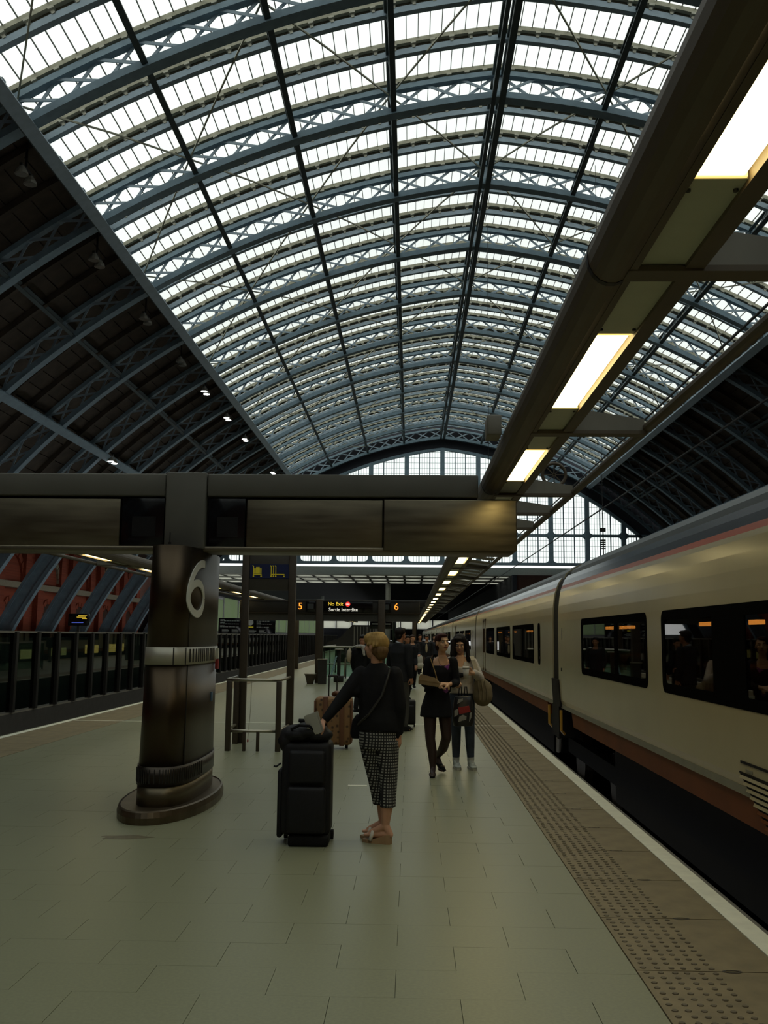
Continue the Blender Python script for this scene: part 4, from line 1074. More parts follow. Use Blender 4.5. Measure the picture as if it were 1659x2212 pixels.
def gap(y0, y1, lab, near=False):
    t = thing('gangway', lab, 'gangway', (TX + TW_/2, (y0 + y1)/2, 0), 'rubber gangways between the carriages')
    full = [(0.02, .62)] + [(x + .02, z - .01) for x, z in PROF[2:] + ORNG[1:] + NAVB[1:] + LEDG[1:]]
    b = MB(); b.loft([[V((TX + x, yy, z)) for x, z in full] + [V((TX + TW_ - x, yy, z)) for x, z in reversed(full[:-1])] for yy in (y0, y1)]); b.build('bellows', M_RUB, t)
    if near:
        ym = (y0 + y1)/2
        b = MB(); b.loft([[V((TX - .02, yy, 1.0)), V((TX + .1, yy, 1.0)), V((TX + .1, yy - .15, .60)), V((TX - .02, yy - .15, .60))] for yy in (y0 - .05, y1 + .05)]); b.build('lower_shield', M_RUB, t)
        b = MB(); b.box(TX - .02, TX + .3, ym - .38, ym + .32, .12, .60); b.build('bogie_end', M_RUB, t)
        for yy in (y0 - .36, y1 + .25):
            b = MB(); b.tube([(TX - .03, yy, .56), (TX - .03, yy, .26), (TX + .03, yy + .06, .20)], .022, 8); b.build('handrail', mat('handrail_yellow', (0.5, 0.28, 0.04), 0.35), t)
        for yy in (ym - 1.4, ym + 1.4):
            b = MB(); b.loft([[V((x, yy + r_ * math.cos(2*PI*i/20), -.40 + r_ * math.sin(2*PI*i/20))) for i in range(20)] for r_, x in ((.43, TX + .62), (.46, TX + .75), (.3, TX + .77))]); b.build('wheel', M_RAIL, t)
        b = MB(); b.box(TX + .5, TX + .62, ym - 1.9, ym + 1.9, -.35, -.1); b.build('bogie_frame', M_RUB, t)
        b = MB(); b.tube([(TX + .02, ym - .1, .1), (TX + .04, ym + .1, -.12), (TX + .1, ym + .3, -.05)], .04, 8); b.build('hose', M_ARM, t)
    return t
WA = lambda o: [(o + 5.1, o + 8.69, [(o + 6.5, o + 7.05)])]
carA = carriage('nearest cream carriage, with louvred grille low on its side', -5.0, 14.72,
    [(9.22, 12.75, [(10.56, 10.70)]), (5.12, 8.69, [(6.55, 7.25)]), (1.05, 4.6, None), (-3.0, .55, None)], near=True)
def carB(lab, o, near=False):
    return carriage(lab, o, o + 17.7, [(o + 1.45, o + 1.75, None), (o + 2.3, o + 5.95, [(o + 4.0, o + 4.14)]), (o + 6.45, o + 9.85, [(o + 7.9, o + 8.04)]), (o + 10.55, o + 13.35, None)] , near, [(o + 13.65, o + 14.55)])
names = ['second cream carriage, with three big windows past the dark gangway', 'third cream carriage, beyond the open dark doorway', 'fourth cream carriage from the camera', 'fifth cream carriage from the camera', 'sixth cream carriage from the camera', 'seventh cream carriage from the camera', 'eighth cream carriage from the camera', 'ninth cream carriage from the camera', 'tenth cream carriage, smallest in view']
gap(14.72, 15.30, 'black rubber gangway behind the nearest carriage, with yellow grab rails', True)
o = 15.30
for i, nm in enumerate(names):
    carB(nm, o, i == 0)
    if i < 8: gap(o + 17.7, o + 18.25, 'narrow black gangway behind the %s carriage of the train' % ('second', 'third', 'fourth', 'fifth', 'sixth', 'seventh', 'eighth', 'ninth')[i])
    o += 18.25
# grille and handhold lines on the nearest carriage
b = MB(); b.loft([[V((x, *p)) for p in ((3.6, .735), (6.76, .735), (6.30, .46), (6.10, .36), (3.6, .36))] for x in (TX - .006, TX + .03)])
gr = b.build('side_grille', M_RUB, carA)
for i in range(9):
    z = .715 - .038 * i; ye = 6.72 - .062 * i
    b = MB(); b.loft([[V((TX - .018, yy, z - .020)), V((TX - .010, yy, z)), V((TX - .004, yy, z)), V((TX - .004, yy, z - .024))] for yy in (3.6, ye)]); b.build('slat', M_CREAM if i < 5 else M_SKIRT, gr)
b = MB(); b.box(TX - .006, TX + .001, 3.4, 6.72, .795, .812); b.build('panel_line', M_RUB, carA)
b = MB(); b.box(TX - .006, TX + .001, 6.50, 6.62, .745, .765); b.build('panel_plate', M_GREYS, carA)
b = MB(); b.box(TX - .006, TX + .001, 14.35, 14.40, 1.62, 1.80); b.build('marker_slot', M_GREYS, carA)
b = MB(); b.box(TX - .006, TX + .001, 14.42, 14.47, 1.14, 1.19); b.build('socket', M_RUB, carA)

# =================================================================== people: one continuous body each, clothes and hair as parts
PEND = []
def blob(name, mb, m, parent, vox=0.008, smooth=4, label=None, fac=0.5):
    o = mb.build(name, m, parent, label=label)
    r = o.modifiers.new('r', 'REMESH'); r.mode = 'VOXEL'; r.voxel_size = vox
    if smooth:
        s_ = o.modifiers.new('s', 'SMOOTH'); s_.factor = fac; s_.iterations = smooth
    PEND.append(o); return o
def bake():
    dg = bpy.context.evaluated_depsgraph_get(); dg.update()
    for o in PEND:
        me = bpy.data.meshes.new_from_object(o.evaluated_get(dg)); me.name = o.data.name
        me.polygons.foreach_set('use_smooth', [True] * len(me.polygons))
        old = o.data; o.modifiers.clear(); o.data = me
        bpy.data.meshes.remove(old)
    PEND.clear()
def ering(c, lat, fw, rx, ry, n=20, p=2.0):
    c = V(c); out = []
    for i in range(n):
        t = 2*PI*i/n; a, b = math.cos(t), math.sin(t)
        out.append(c + lat * (rx * math.copysign(abs(a)**(2/p), a)) + fw * (ry * math.copysign(abs(b)**(2/p), b)))
    return out
def eloft(mb, secs, lat, fw, n=20, p=2.2):
    lat = V(lat).normalized(); fw = V(fw).normalized()
    return mb.loft([ering(c, lat, fw, rx, ry, n, p) for c, rx, ry in secs])
def limb(mb, pts, rs):
    for (a, b, r0, r1) in zip(pts[:-1], pts[1:], rs[:-1], rs[1:]): mb.cap(a, b, r0, r1)
    return mb
def frame(d):
    f = V(d).normalized(); l = f.cross(V((0, 0, 1))).normalized(); u = l.cross(f); return f, l, u
def head_prims(mb, c, d, k=1.0):
    """skull, jaw, nose, ears; c = centre of the skull, d = facing direction"""
    f, l, u = frame(d); c = V(c); R = Matrix((l, f, u)).transposed()
    P = lambda x, y, z: c + (l*x + f*y + u*z) * k
    mb.ell(P(0, -.012, .022), .074*k, .094*k, .088*k, R)
    mb.ell(P(0, .028, -.045), .058*k, .066*k, .066*k, R)
    mb.ell(P(0, .052, -.083), .034*k, .034*k, .026*k, R)
    mb.cap(P(0, .083, .008), P(0, .104, -.026), .010*k, .0145*k)
    mb.cap(P(-.04, .078, .026), P(.04, .078, .026), .010*k, .010*k)
    for s_ in (-1, 1):
        mb.ell(P(s_*.074, -.008, -.012), .010*k, .020*k, .031*k, R)
        mb.ell(P(s_*.038, .062, -.030), .020*k, .018*k, .022*k, R)
    return P
def face_parts(par, c, d, k, lipm, browm):
    f, l, u = frame(d); c = V(c); P = lambda x, y, z: c + (l*x + f*y + u*z) * k
    R = Matrix((l, f, u)).transposed()
    for s_ in (-1, 1):
        b = MB(); b.ell(P(s_*.031, .083, .004), .014*k, .008*k, .0065*k, R, 10, 7); e = b.build('eye', mat('eye_white', (0.55, 0.5, 0.45), 0.3, var=0), par, smooth=True)
        b = MB(); b.ell(P(s_*.031, .0895, .004), .0058*k, .003*k, .0058*k, R, 8, 5); b.build('iris', mat('iris_dark', (0.012, 0.008, 0.006), 0.2, var=0), e, smooth=True)
        b = MB(); b.tube([P(s_*.014, .094, .022), P(s_*.030, .092, .029), P(s_*.048, .080, .024)], [.003*k, .0035*k, .002*k], 6); b.build('eyebrow', browm, par)
    b = MB(); b.tube([P(-.024, .089, -.063), P(-.010, .098, -.060), P(0, .099, -.062), P(.010, .098, -.060), P(.024, .089, -.063)], [.003*k, .007*k, .007*k, .007*k, .003*k], 8); b.build('lip', lipm, par, smooth=True)
def hand_prims(mb, w, d, n, side, curl=0.5, k=1.0, spread=1.0):
    """w wrist, d direction of the palm, n palm normal, side = +1 thumb along d x n"""
    d = V(d).normalized(); n = (V(n) - d * V(n).dot(d)).normalized(); a = d.cross(n) * side; w = V(w)
    mb.cap(w, w + d*.03*k, .021*k, .022*k)
    for t in (-.028, -.010, .010, .028): mb.cap(w + d*.02*k + a*t*.8*k, w + d*.085*k + a*t*k*spread, .0135*k, .0115*k, 8)
    for i, (t, L) in enumerate(((.031, .070), (.0105, .079), (-.0105, .074), (-.031, .057))):
        p = w + d*.088*k + a*t*k*spread; c = curl * 1.25
        d1 = (d*math.cos(c*.7) + n*math.sin(c*.7)); q = p + d1*L*.48*k
        d2 = (d*math.cos(c*1.7) + n*math.sin(c*1.7)); r = q + d2*L*.32*k
        d3 = (d*math.cos(c*2.4) + n*math.sin(c*2.4)); e = r + d3*L*.24*k
        limb(mb, [p, q, r, e], [.0095*k, .0088*k, .008*k, .007*k])
    p = w + d*.025*k + a*.024*k; q = p + (d*.55 + a*.75 + n*.35).normalized()*.042*k; r = q + (d*.85 + a*.25 + n*.5).normalized()*.03*k; e = r + (d*.9 + n*.45).normalized()*.022*k
    limb(mb, [p, q, r, e], [.014*k, .0115*k, .0095*k, .008*k])
def foot_prims(mb, ank, toe, k=1.0, flat=True):
    ank = V(ank); toe = V(toe); d = (toe - ank); d.z = 0; d.normalize(); a = d.cross(V((0, 0, 1)))
    heel = V((ank.x, ank.y, toe.z)) - d*.045*k + V((0, 0, .028)) if flat else ank - d*.03*k - V((0, 0, .035))
    limb(mb, [ank, heel], [.036*k, .030*k]); limb(mb, [ank - V((0, 0, .01)), toe - d*.06*k + V((0, 0, .03*k))], [.036*k, .031*k])
    limb(mb, [heel, toe - d*.06*k + V((0, 0, .022*k))], [.030*k, .034*k])
    for t, L in ((-.026, .0), (-.009, .012), (.009, .012), (.026, .0)): limb(mb, [toe - d*.075*k + a*t*k + V((0, 0, .02*k)), toe + d*(L - .012)*k + a*t*k*.9 + V((0, 0, .013*k))], [.019*k, .012*k])
SKIN = mat('skin_fair', (0.56, 0.30, 0.19), 0.5, var=0.06, scale=20)
SKINA = mat('skin_warm', (0.62, 0.36, 0.205), 0.5, var=0.06, scale=20)
SKIND = mat('skin_tan', (0.42, 0.19, 0.105), 0.5, var=0.06, scale=20)
BLK = mat('cloth_black', (0.010, 0.010, 0.011), 0.85, var=0.25, scale=14, spec=0.2)
BLK2 = mat('nylon_black', (0.011, 0.011, 0.013), 0.6, var=0.2, scale=30, spec=0.3)
def gingham():
    m = bpy.data.materials.new('gingham'); m.use_nodes = True; nt = m.node_tree; b = nt.nodes['Principled BSDF']; b.inputs['Roughness'].default_value = 0.8
    tc = nt.nodes.new('ShaderNodeTexCoord'); sp_ = nt.nodes.new('ShaderNodeSeparateXYZ'); nt.links.new(tc.outputs['Object'], sp_.inputs[0])
    add_ = nt.nodes.new('ShaderNodeMath'); add_.operation = 'MULTIPLY_ADD'; add_.inputs[1].default_value = 0.55
    nt.links.new(sp_.outputs['Y'], add_.inputs[0]); nt.links.new(sp_.outputs['X'], add_.inputs[2])
    outs = []
    for src, f in ((add_.outputs[0], 300.0), (sp_.outputs['Z'], 270.0)):
        mu = nt.nodes.new('ShaderNodeMath'); mu.operation = 'MULTIPLY'; mu.inputs[1].default_value = f; nt.links.new(src, mu.inputs[0])
        si = nt.nodes.new('ShaderNodeMath'); si.operation = 'SINE'; nt.links.new(mu.outputs[0], si.inputs[0])
        gt_ = nt.nodes.new('ShaderNodeMath'); gt_.operation = 'GREATER_THAN'; gt_.inputs[1].default_value = -0.15; nt.links.new(si.outputs[0], gt_.inputs[0]); outs.append(gt_.outputs[0])
    ml = nt.nodes.new('ShaderNodeMath'); ml.operation = 'MULTIPLY'; nt.links.new(outs[0], ml.inputs[0]); nt.links.new(outs[1], ml.inputs[1])
    mx = nt.nodes.new('ShaderNodeMix'); mx.data_type = 'RGBA'; mx.inputs[6].default_value = (0.012, 0.012, 0.014, 1); mx.inputs[7].default_value = (0.33, 0.325, 0.29, 1)
    nt.links.new(ml.outputs[0], mx.inputs[0]); nt.links.new(mx.outputs[2], b.inputs['Base Color']); return m
def hairmat(name, c1, c2, sc=60):
    m = mat(name, c1, 0.6, var=0.01, spec=0.2); nt = m.node_tree; b = nt.nodes['Principled BSDF']
    tc = nt.nodes.new('ShaderNodeTexCoord'); mp = nt.nodes.new('ShaderNodeMapping'); mp.inputs['Scale'].default_value = (1, 1, 0.12)
    nz = nt.nodes.new('ShaderNodeTexNoise'); nz.inputs['Scale'].default_value = sc; mx = nt.nodes.new('ShaderNodeMix'); mx.data_type = 'RGBA'
    mx.inputs[6].default_value = (*c1, 1); mx.inputs[7].default_value = (*c2, 1)
    nt.links.new(tc.outputs['Object'], mp.inputs[0]); nt.links.new(mp.outputs[0], nz.inputs['Vector']); nt.links.new(nz.outputs['Fac'], mx.inputs[0]); nt.links.new(mx.outputs[2], b.inputs['Base Color'])
    bp = nt.nodes.new('ShaderNodeBump'); bp.inputs['Strength'].default_value = 0.5; bp.inputs['Distance'].default_value = 0.006
    nt.links.new(nz.outputs['Fac'], bp.inputs['Height']); nt.links.new(bp.outputs[0], b.inputs['Normal'])
    return m
BLOND = hairmat('hair_blonde', (0.50, 0.33, 0.11), (0.26, 0.15, 0.05))
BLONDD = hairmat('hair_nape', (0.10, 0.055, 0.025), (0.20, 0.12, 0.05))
HBLK = hairmat('hair_black', (0.006, 0.005, 0.005), (0.016, 0.011, 0.009))
HRED = hairmat('hair_auburn', (0.014, 0.006, 0.005), (0.07, 0.016, 0.012))

# ---- 1. the blonde woman seen from behind
p1 = thing('person', 'person with short blonde hair, black cardigan and checked cropped trousers, seen from behind', 'person', (-0.25, 7.72, 0))
HC1 = V((-.285, 7.72, 1.572)); D1 = V((-.78, .58, -.06))
lat1 = V((-.94, .30, 0)).normalized(); fw1 = V((.30, .94, 0)).normalized()
b = MB(); head_prims(b, HC1, D1)
limb(b, [(-.272, 7.735, 1.36), (-.278, 7.715, 1.50)], [.052, .046])
shL, elL, wrL = V((-.405, 7.77, 1.335)), V((-.555, 7.70, 1.135)), V((-.688, 7.615, .968))
shR, elR, wrR = V((-.125, 7.68, 1.34)), V((-.082, 7.655, 1.09)), V((-.088, 7.70, .865))
eloft(b, [((-.25, 7.73, .78), .15, .10), ((-.25, 7.73, .90), .155, .11), ((-.255, 7.73, 1.05), .125, .09), ((-.26, 7.735, 1.25), .145, .10), ((-.265, 7.73, 1.36), .13, .075), ((-.27, 7.73, 1.41), .06, .05)], lat1, fw1)
limb(b, [shL, elL, wrL], [.050, .038, .026]); limb(b, [shR, elR, wrR], [.050, .038, .026])
hand_prims(b, wrL, (-.62, -.25, -.55), (.2, .35, -.8), 1, .75); hand_prims(b, wrR, (.05, .05, -1), (-.9, .3, 0), -1, .5)
kL, kR, aL, aR = V((-.245, 7.79, .47)), V((-.175, 7.715, .47)), V((-.215, 7.83, .135)), V((-.190, 7.70, .135))
limb(b, [(-.315, 7.76, .84), kL, (-.218, 7.815, .30), aL], [.080, .054, .052, .030]); limb(b, [(-.185, 7.70, .84), kR, (-.180, 7.70, .30), aR], [.080, .054, .054, .031])
foot_prims(b, aR + V((0, 0, .01)), V((-.355, 7.765, .045)), .92); foot_prims(b, aL + V((0, 0, .01)), V((-.375, 7.90, .045)), .92)
blob('body', b, SKIN, p1, .0055, 3)
# trousers
b = MB(); eloft(b, [((-.245, 7.73, .74), .162, .115), ((-.25, 7.73, .84), .166, .125), ((-.25, 7.73, .98), .150, .105)], lat1, fw1)
for (hp, kn, an, hx) in (((-.325, 7.76, .80), (-.268, 7.79, .48), (-.232, 7.815, .285), 0), ((-.178, 7.695, .80), (-.166, 7.705, .48), (-.172, 7.70, .285), 0)):
    hp, kn, an = V(hp), V(kn), V(an)
    eloft(b, [(hp, .093, .10), (hp.lerp(kn, .5), .082, .086), (kn, .068, .074), (kn.lerp(an, .6), .064, .066), (an, .064, .064)], lat1, fw1)
blob('trousers', b, gingham(), p1, .008, 5)
# cardigan
b = MB(); eloft(b, [((-.24, 7.725, .885), .176, .13), ((-.243, 7.726, .96), .178, .132), ((-.25, 7.73, 1.05), .168, .12), ((-.258, 7.735, 1.22), .176, .118), ((-.262, 7.733, 1.34), .160, .092), ((-.268, 7.73, 1.405), .082, .064), ((-.27, 7.73, 1.43), .062, .054)], lat1, fw1, 24, 2.3)
limb(b, [shL, elL, wrL + V((.012, .008, .014))], [.068, .054, .036]); limb(b, [shR, elR, wrR + V((0, 0, .02))], [.066, .056, .042])
limb(b, [(-.38, 7.76, 1.20), elL.lerp(shL, .35)], [.06, .052]); limb(b, [(-.375, 7.775, .93), (-.385, 7.78, .83)], [.045, .02]); limb(b, [(-.36, 7.70, .95), (-.355, 7.69, .87)], [.05, .02]); limb(b, [(-.105, 7.67, .95), (-.10, 7.67, .84)], [.045, .02])
blob('cardigan', b, BLK, p1, .008, 4)
# hair: short crop, lighter crown and darker nape
f, l, u = frame(D1); R1 = Matrix((l, f, u)).transposed(); H = lambda x, y, z: HC1 + l*x + f*y + u*z
b = MB(); b.ell(H(0, -.018, .030), .084, .098, .084, R1); b.ell(H(0, .035, .055), .074, .070, .055, R1); b.ell(H(.012, -.050, .015), .076, .068, .070, R1)
for i in range(13):
    a = -.4 + i*.34; b.cap(H(.04*math.cos(a), -.03 + .04*math.sin(a), .088), H(.084*math.cos(a), -.02 + .090*math.sin(a), (.0 if math.sin(a) < .5 else .045) + .012*math.sin(5*a)), .022, .011)
blob('hair', b, BLOND, p1, .006, 2)
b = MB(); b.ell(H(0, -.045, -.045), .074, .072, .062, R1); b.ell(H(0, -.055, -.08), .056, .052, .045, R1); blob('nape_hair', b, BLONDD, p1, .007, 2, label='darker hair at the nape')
# wedge sandals
TAN = mat('sandal_wedge', (0.34, 0.21, 0.11), 0.6); CRM = mat('sandal_strap', (0.60, 0.55, 0.46), 0.5)
for (ank, toe) in ((aR, V((-.362, 7.768, 0))), (aL, V((-.382, 7.903, 0)))):
    d = (toe - ank); d.z = 0; L = d.length; d.normalize(); a_ = d.cross(V((0, 0, 1))); hl = V((ank.x, ank.y, 0)) - d*.05
    b = MB(); b.loft([ering(hl + d*x, d.cross(V((0, 0, 1))), V((0, 0, 1)), w, 1e-4) if False else [hl + d*x + a_*w + V((0, 0, z0)), hl + d*x - a_*w + V((0, 0, z0)), hl + d*x - a_*w + V((0, 0, z1)), hl + d*x + a_*w + V((0, 0, z1))] for x, w, z0, z1 in ((0, .026, 0, .075), (.03, .034, 0, .072), (.09, .034, 0, .05), (.15, .042, 0, .03), (.20, .042, 0, .026), (.245, .020, .004, .024))])
    sdl = b.build('sandal', TAN, p1, smooth=False)
    b = MB(); b.tube([hl + d*.165 + a_*.045 + V((0, 0, .02)), hl + d*.15 + a_*.03 + V((0, 0, .085)), hl + d*.15 - a_*.02 + V((0, 0, .088)), hl + d*.165 - a_*.045 + V((0, 0, .02))], .016, 8); b.build('strap', CRM, sdl, smooth=True)
# her bag, its strap and the paper in her hand
hb_ = thing('shoulder_bag', 'black shoulder bag hanging at the hip of the blonde woman, strap across her back', 'bag', (-.42, 7.9, .85))
b = MB(); eloft(b, [((-.41, 7.90, .80), .075, .045), ((-.41, 7.90, .84), .09, .055), ((-.405, 7.89, .95), .075, .05), ((-.40, 7.88, 1.0), .045, .03)], (1, .2, 0), (-.2, 1, 0)); blob('bag_body', b, BLK2, hb_, .01, 3)
b = MB(); b.tube([(-.16, 7.615, 1.385), (-.19, 7.592, 1.28), (-.225, 7.590, 1.17), (-.33, 7.60, 1.02), (-.42, 7.70, .93), (-.42, 7.86, .92)], .011, 6); b.build('strap', mat('strap_grey', (0.035, 0.034, 0.03), 0.4), hb_)
pp = MB(); c0 = V((-.772, 7.53, .972)); ax = V((.75, -.35, .28)).normalized(); ay = V((-.28, -.25, 1)).normalized(); nrm = ax.cross(ay)
for k_ in range(2):
    c = c0 + V((.012*k_, .010*k_, -.028 + .008*k_)); h_ = (.062, .085)
    pp.add([c - ax*h_[0] - ay*h_[1], c + ax*h_[0] - ay*h_[1], c + ax*h_[0] + ay*h_[1], c - ax*h_[0] + ay*h_[1]] + [q + nrm*.002 for q in (c - ax*h_[0] - ay*h_[1], c + ax*h_[0] - ay*h_[1], c + ax*h_[0] + ay*h_[1], c - ax*h_[0] + ay*h_[1])], [(0,3,2,1),(4,5,6,7),(0,1,5,4),(1,2,6,5),(2,3,7,6),(3,0,4,7)])
pp.build('travel_paper', mat('paper', (0.50, 0.50, 0.47), 0.7, var=0.04)); pt = bpy.data.objects['travel_paper']; tag(pt, 'folded white travel paper in the hand of the blonde woman', 'paper'); pt['kind'] = 'thing'

# ---- suitcases
sc1 = thing('suitcase', 'tall black upright suitcase with a dark bag on top, beside the blonde woman', 'suitcase', (-.82, 7.68, 0))
rbox('suitcase_shell', -1.02, -.625, 7.56, 7.86, .075, .80, .045, BLK2, sc1, 3)
rbox('front_pocket', -.965, -.66, 7.50, 7.57, .10, .46, .03, BLK2, sc1, 3); rbox('front_pocket', -.96, -.665, 7.51, 7.57, .48, .74, .03, BLK2, sc1, 3)
rbox('kick_plate', -.955, -.635, 7.53, 7.80, .0, .085, .02, M_RUB, sc1); rbox('side_flap', -1.055, -1.01, 7.60, 7.84, .05, .58, .02, BLK2, sc1)
b = MB(); b.tube([(-1.04, 7.66, .62), (-1.07, 7.62, .60), (-1.09, 7.62, .605)], .008, 6); b.build('side_strap', BLK2, sc1)
for x in (-.632, -1.005):
    b = MB(); b.loft([[V((x + e, 7.835 + .038*math.cos(2*PI*i/14), .04 + .038*math.sin(2*PI*i/14))) for i in range(14)] for e in (-.015, .015)]); b.build('wheel', M_RUB, sc1)
for x in (-.90, -.74):
    b = MB(); b.tube([(x, 7.83, .78), (x, 7.83, .93)], .009, 8); b.build('handle_rod', M_DARK, sc1)
b = MB(); b.tube([(-.92, 7.83, .945), (-.72, 7.81, .945), (-.685, 7.62, .935)], .016, 8); b.build('handle_grip', M_RUB, sc1)
bg = thing('holdall', 'soft black holdall slumped on top of the tall black suitcase', 'bag', (-.86, 7.7, .8))
b = MB(); b.ell((-.90, 7.70, .855), .155, .17, .075); b.ell((-.82, 7.70, .875), .17, .17, .07); b.ell((-.74, 7.70, .845), .12, .16, .06); b.ell((-.995, 7.68, .80), .065, .12, .10); b.cap((-1.03, 7.66, .80), (-.97, 7.64, .70), .04, .03); blob('bag_body', b, BLK2, bg, .010, 3)
b = MB(); b.tube([(-.95, 7.56, .90), (-.88, 7.53, .935), (-.80, 7.53, .93), (-.76, 7.56, .89)], .011, 6); b.build('carry_handle', BLK, bg)
b = MB(); b.cbox((-.735, 7.545, .875), .03, .008, .016); b.build('buckle', M_ALU, bg)
# brown patterned case
def casemat():
    m = mat('case_tapestry', (0.235, 0.125, 0.05), 0.7, var=0.01); nt = m.node_tree; b = nt.nodes['Principled BSDF']
    tc = nt.nodes.new('ShaderNodeTexCoord'); vo = nt.nodes.new('ShaderNodeTexVoronoi'); vo.inputs['Scale'].default_value = 13; vo.inputs['Randomness'].default_value = 0.55
    r = nt.nodes.new('ShaderNodeValToRGB'); r.color_ramp.elements[0].color = (0.07, 0.035, 0.018, 1); r.color_ramp.elements[0].position = .16
    r.color_ramp.elements[1].color = (0.25, 0.135, 0.055, 1); r.color_ramp.elements[1].position = .34
    nt.links.new(tc.outputs['Object'], vo.inputs['Vector']); nt.links.new(vo.outputs['Distance'], r.inputs[0]); nt.links.new(r.outputs[0], b.inputs['Base Color']); return m
sc2 = thing('suitcase', 'brown tapestry suitcase with leather straps and its long handle raised', 'suitcase', (-1.1, 13.9, 0))
CTM = casemat(); LEA = mat('case_leather', (0.15, 0.062, 0.03), 0.5)
rbox('suitcase_shell', -1.395, -.845, 13.8, 14.12, .06, .745, .05, CTM, sc2, 3)
for x in (-1.235, -.99): rbox('leather_strap', x - .035, x + .035, 13.785, 14.13, .055, .752, .006, LEA, sc2)
for x in (-1.39, -.85): rbox('leather_edge', x - .012, x + .012, 13.786, 13.83, .10, .70, .006, LEA, sc2)
b = MB(); b.tube([(-1.21, 14.05, .74), (-1.21, 14.05, 1.04)], .010, 8); b.build('handle_rod', M_DARK, sc2)
b = MB(); b.tube([(-1.09, 14.05, .74), (-1.09, 14.05, 1.04)], .010, 8); b.build('handle_rod', M_DARK, sc2)
b = MB(); b.tube([(-1.225, 14.05, 1.05), (-1.075, 14.05, 1.05)], .017, 8); b.build('handle_grip', M_DARK, sc2)
for x in (-1.3, -.93):
    b = MB(); b.loft([[V((x + e, 14.0 + .035*math.cos(2*PI*i/12), .035 + .035*math.sin(2*PI*i/12))) for i in range(12)] for e in (-.02, .02)]); b.build('wheel', M_RUB, sc2)
sf = MB(); rnd = random.Random(3)
for i in range(14): sf.ell((-1.02 + rnd.uniform(-.10, .10), 13.96 + rnd.uniform(-.06, .06), .775 + rnd.uniform(0, .03)), .05, .05, .035)
sf = blob('scarf', sf, LEA, None, .012, 2); tag(sf, 'reddish brown fluffy scarf heaped on the tapestry suitcase', 'scarf')
sc3 = thing('suitcase', 'small black wheeled cabin case behind the blonde woman', 'suitcase', (-.02, 17.3, 0))
rbox('suitcase_shell', -.20, .108, 17.2, 17.42, .05, .49, .035, BLK2, sc3, 3); rbox('front_pocket', -.17, .08, 17.165, 17.21, .09, .40, .02, BLK2, sc3)
for x in (-.17, .085):
    b = MB(); b.loft([[V((x + e, 17.38 + .03*math.cos(2*PI*i/12), .03 + .03*math.sin(2*PI*i/12))) for i in range(12)] for e in (-.012, .012)]); b.build('wheel', M_RUB, sc3)
b = MB(); b.tube([(-.03, 17.36, .48), (-.015, 17.30, .82), (.0, 17.2, .90)], .013, 8); b.build('handle_rod', M_DARK, sc3)
b = MB(); b.cbox((-.13, 17.17, .455), .05, .01, .03); b.build('luggage_label', mat('label_pink', (0.5, 0.3, 0.35), 0.5), sc3)

# ---- 2. the woman in black walking towards the camera
p2_ = thing('person', 'person in a short black dress and jacket with dark tights, walking, auburn hair, looking up', 'person', (.34, 11.45, 0))
HC2 = V((.392, 11.43, 1.575)); D2 = V((.42, -.90, .06)); lat2 = V((1, -.08, 0)).normalized(); fw2 = V((.08, 1, 0)).normalized()
shA, elA, wrA = V((.235, 11.47, 1.345)), V((.185, 11.45, 1.085)), V((.345, 11.29, 1.07))
shB, elB, wrB = V((.520, 11.46, 1.345)), V((.560, 11.46, 1.10)), V((.475, 11.29, 1.08))
b = MB(); head_prims(b, HC2, D2); limb(b, [(.385, 11.47, 1.34), (.39, 11.45, 1.49)], [.055, .044])
eloft(b, [((.325, 11.48, .78), .15, .10), ((.33, 11.48, .90), .155, .11), ((.35, 11.48, 1.05), .115, .085), ((.37, 11.475, 1.25), .135, .10), ((.378, 11.475, 1.35), .13, .075), ((.382, 11.47, 1.40), .06, .05)], lat2, fw2)
limb(b, [shA, elA, wrA], [.046, .036, .024]); limb(b, [shB, elB, wrB], [.046, .036, .024])
hand_prims(b, wrA, (.9, -.25, .05), (0, .2, -1), -1, .6); hand_prims(b, wrB, (-.8, -.3, .1), (0, .3, -1), 1, .6)
l1 = [V((.245, 11.46, .82)), V((.248, 11.40, .43)), V((.272, 11.385, .28)), V((.280, 11.36, .085))]
l2 = [V((.415, 11.50, .82)), V((.445, 11.46, .44)), V((.41, 11.58, .30)), V((.345, 11.72, .185))]
limb(b, l1, [.082, .054, .052, .030]); limb(b, l2, [.082, .054, .052, .030])
foot_prims(b, l1[3], V((.268, 11.19, .012)), .9); foot_prims(b, l2[3] - V((0, 0, .01)), V((.425, 11.60, .02)), .9, False)
blob('body', b, SKINA, p2_, .006, 3)
TIGHT = mat('tights_dark', (0.030, 0.014, 0.011), 0.5, var=0.15, scale=5)
b = MB(); limb(b, l1, [.090, .060, .058, .034]); limb(b, l2, [.090, .060, .058, .034]); foot_prims(b, l1[3], V((.268, 11.18, .014)), .98); foot_prims(b, l2[3] - V((0, 0, .01)), V((.427, 11.595, .022)), .98, False)
blob('tights', b, TIGHT, p2_, .007, 3)
b = MB(); eloft(b, [((.317, 11.47, .685), .196, .145), ((.322, 11.475, .80), .185, .135), ((.335, 11.48, .95), .15, .12), ((.35, 11.48, 1.06), .132, .105), ((.37, 11.475, 1.22), .15, .118), ((.378, 11.475, 1.30), .13, .10)], lat2, fw2, 24)
blob('dress', b, BLK, p2_, .009, 4)
b = MB(); eloft(b, [((.335, 11.49, .98), .165, .118), ((.35, 11.495, 1.10), .155, .112), ((.368, 11.50, 1.25), .168, .115), ((.378, 11.50, 1.345), .158, .085), ((.382, 11.505, 1.395), .085, .05)], lat2, fw2, 24)
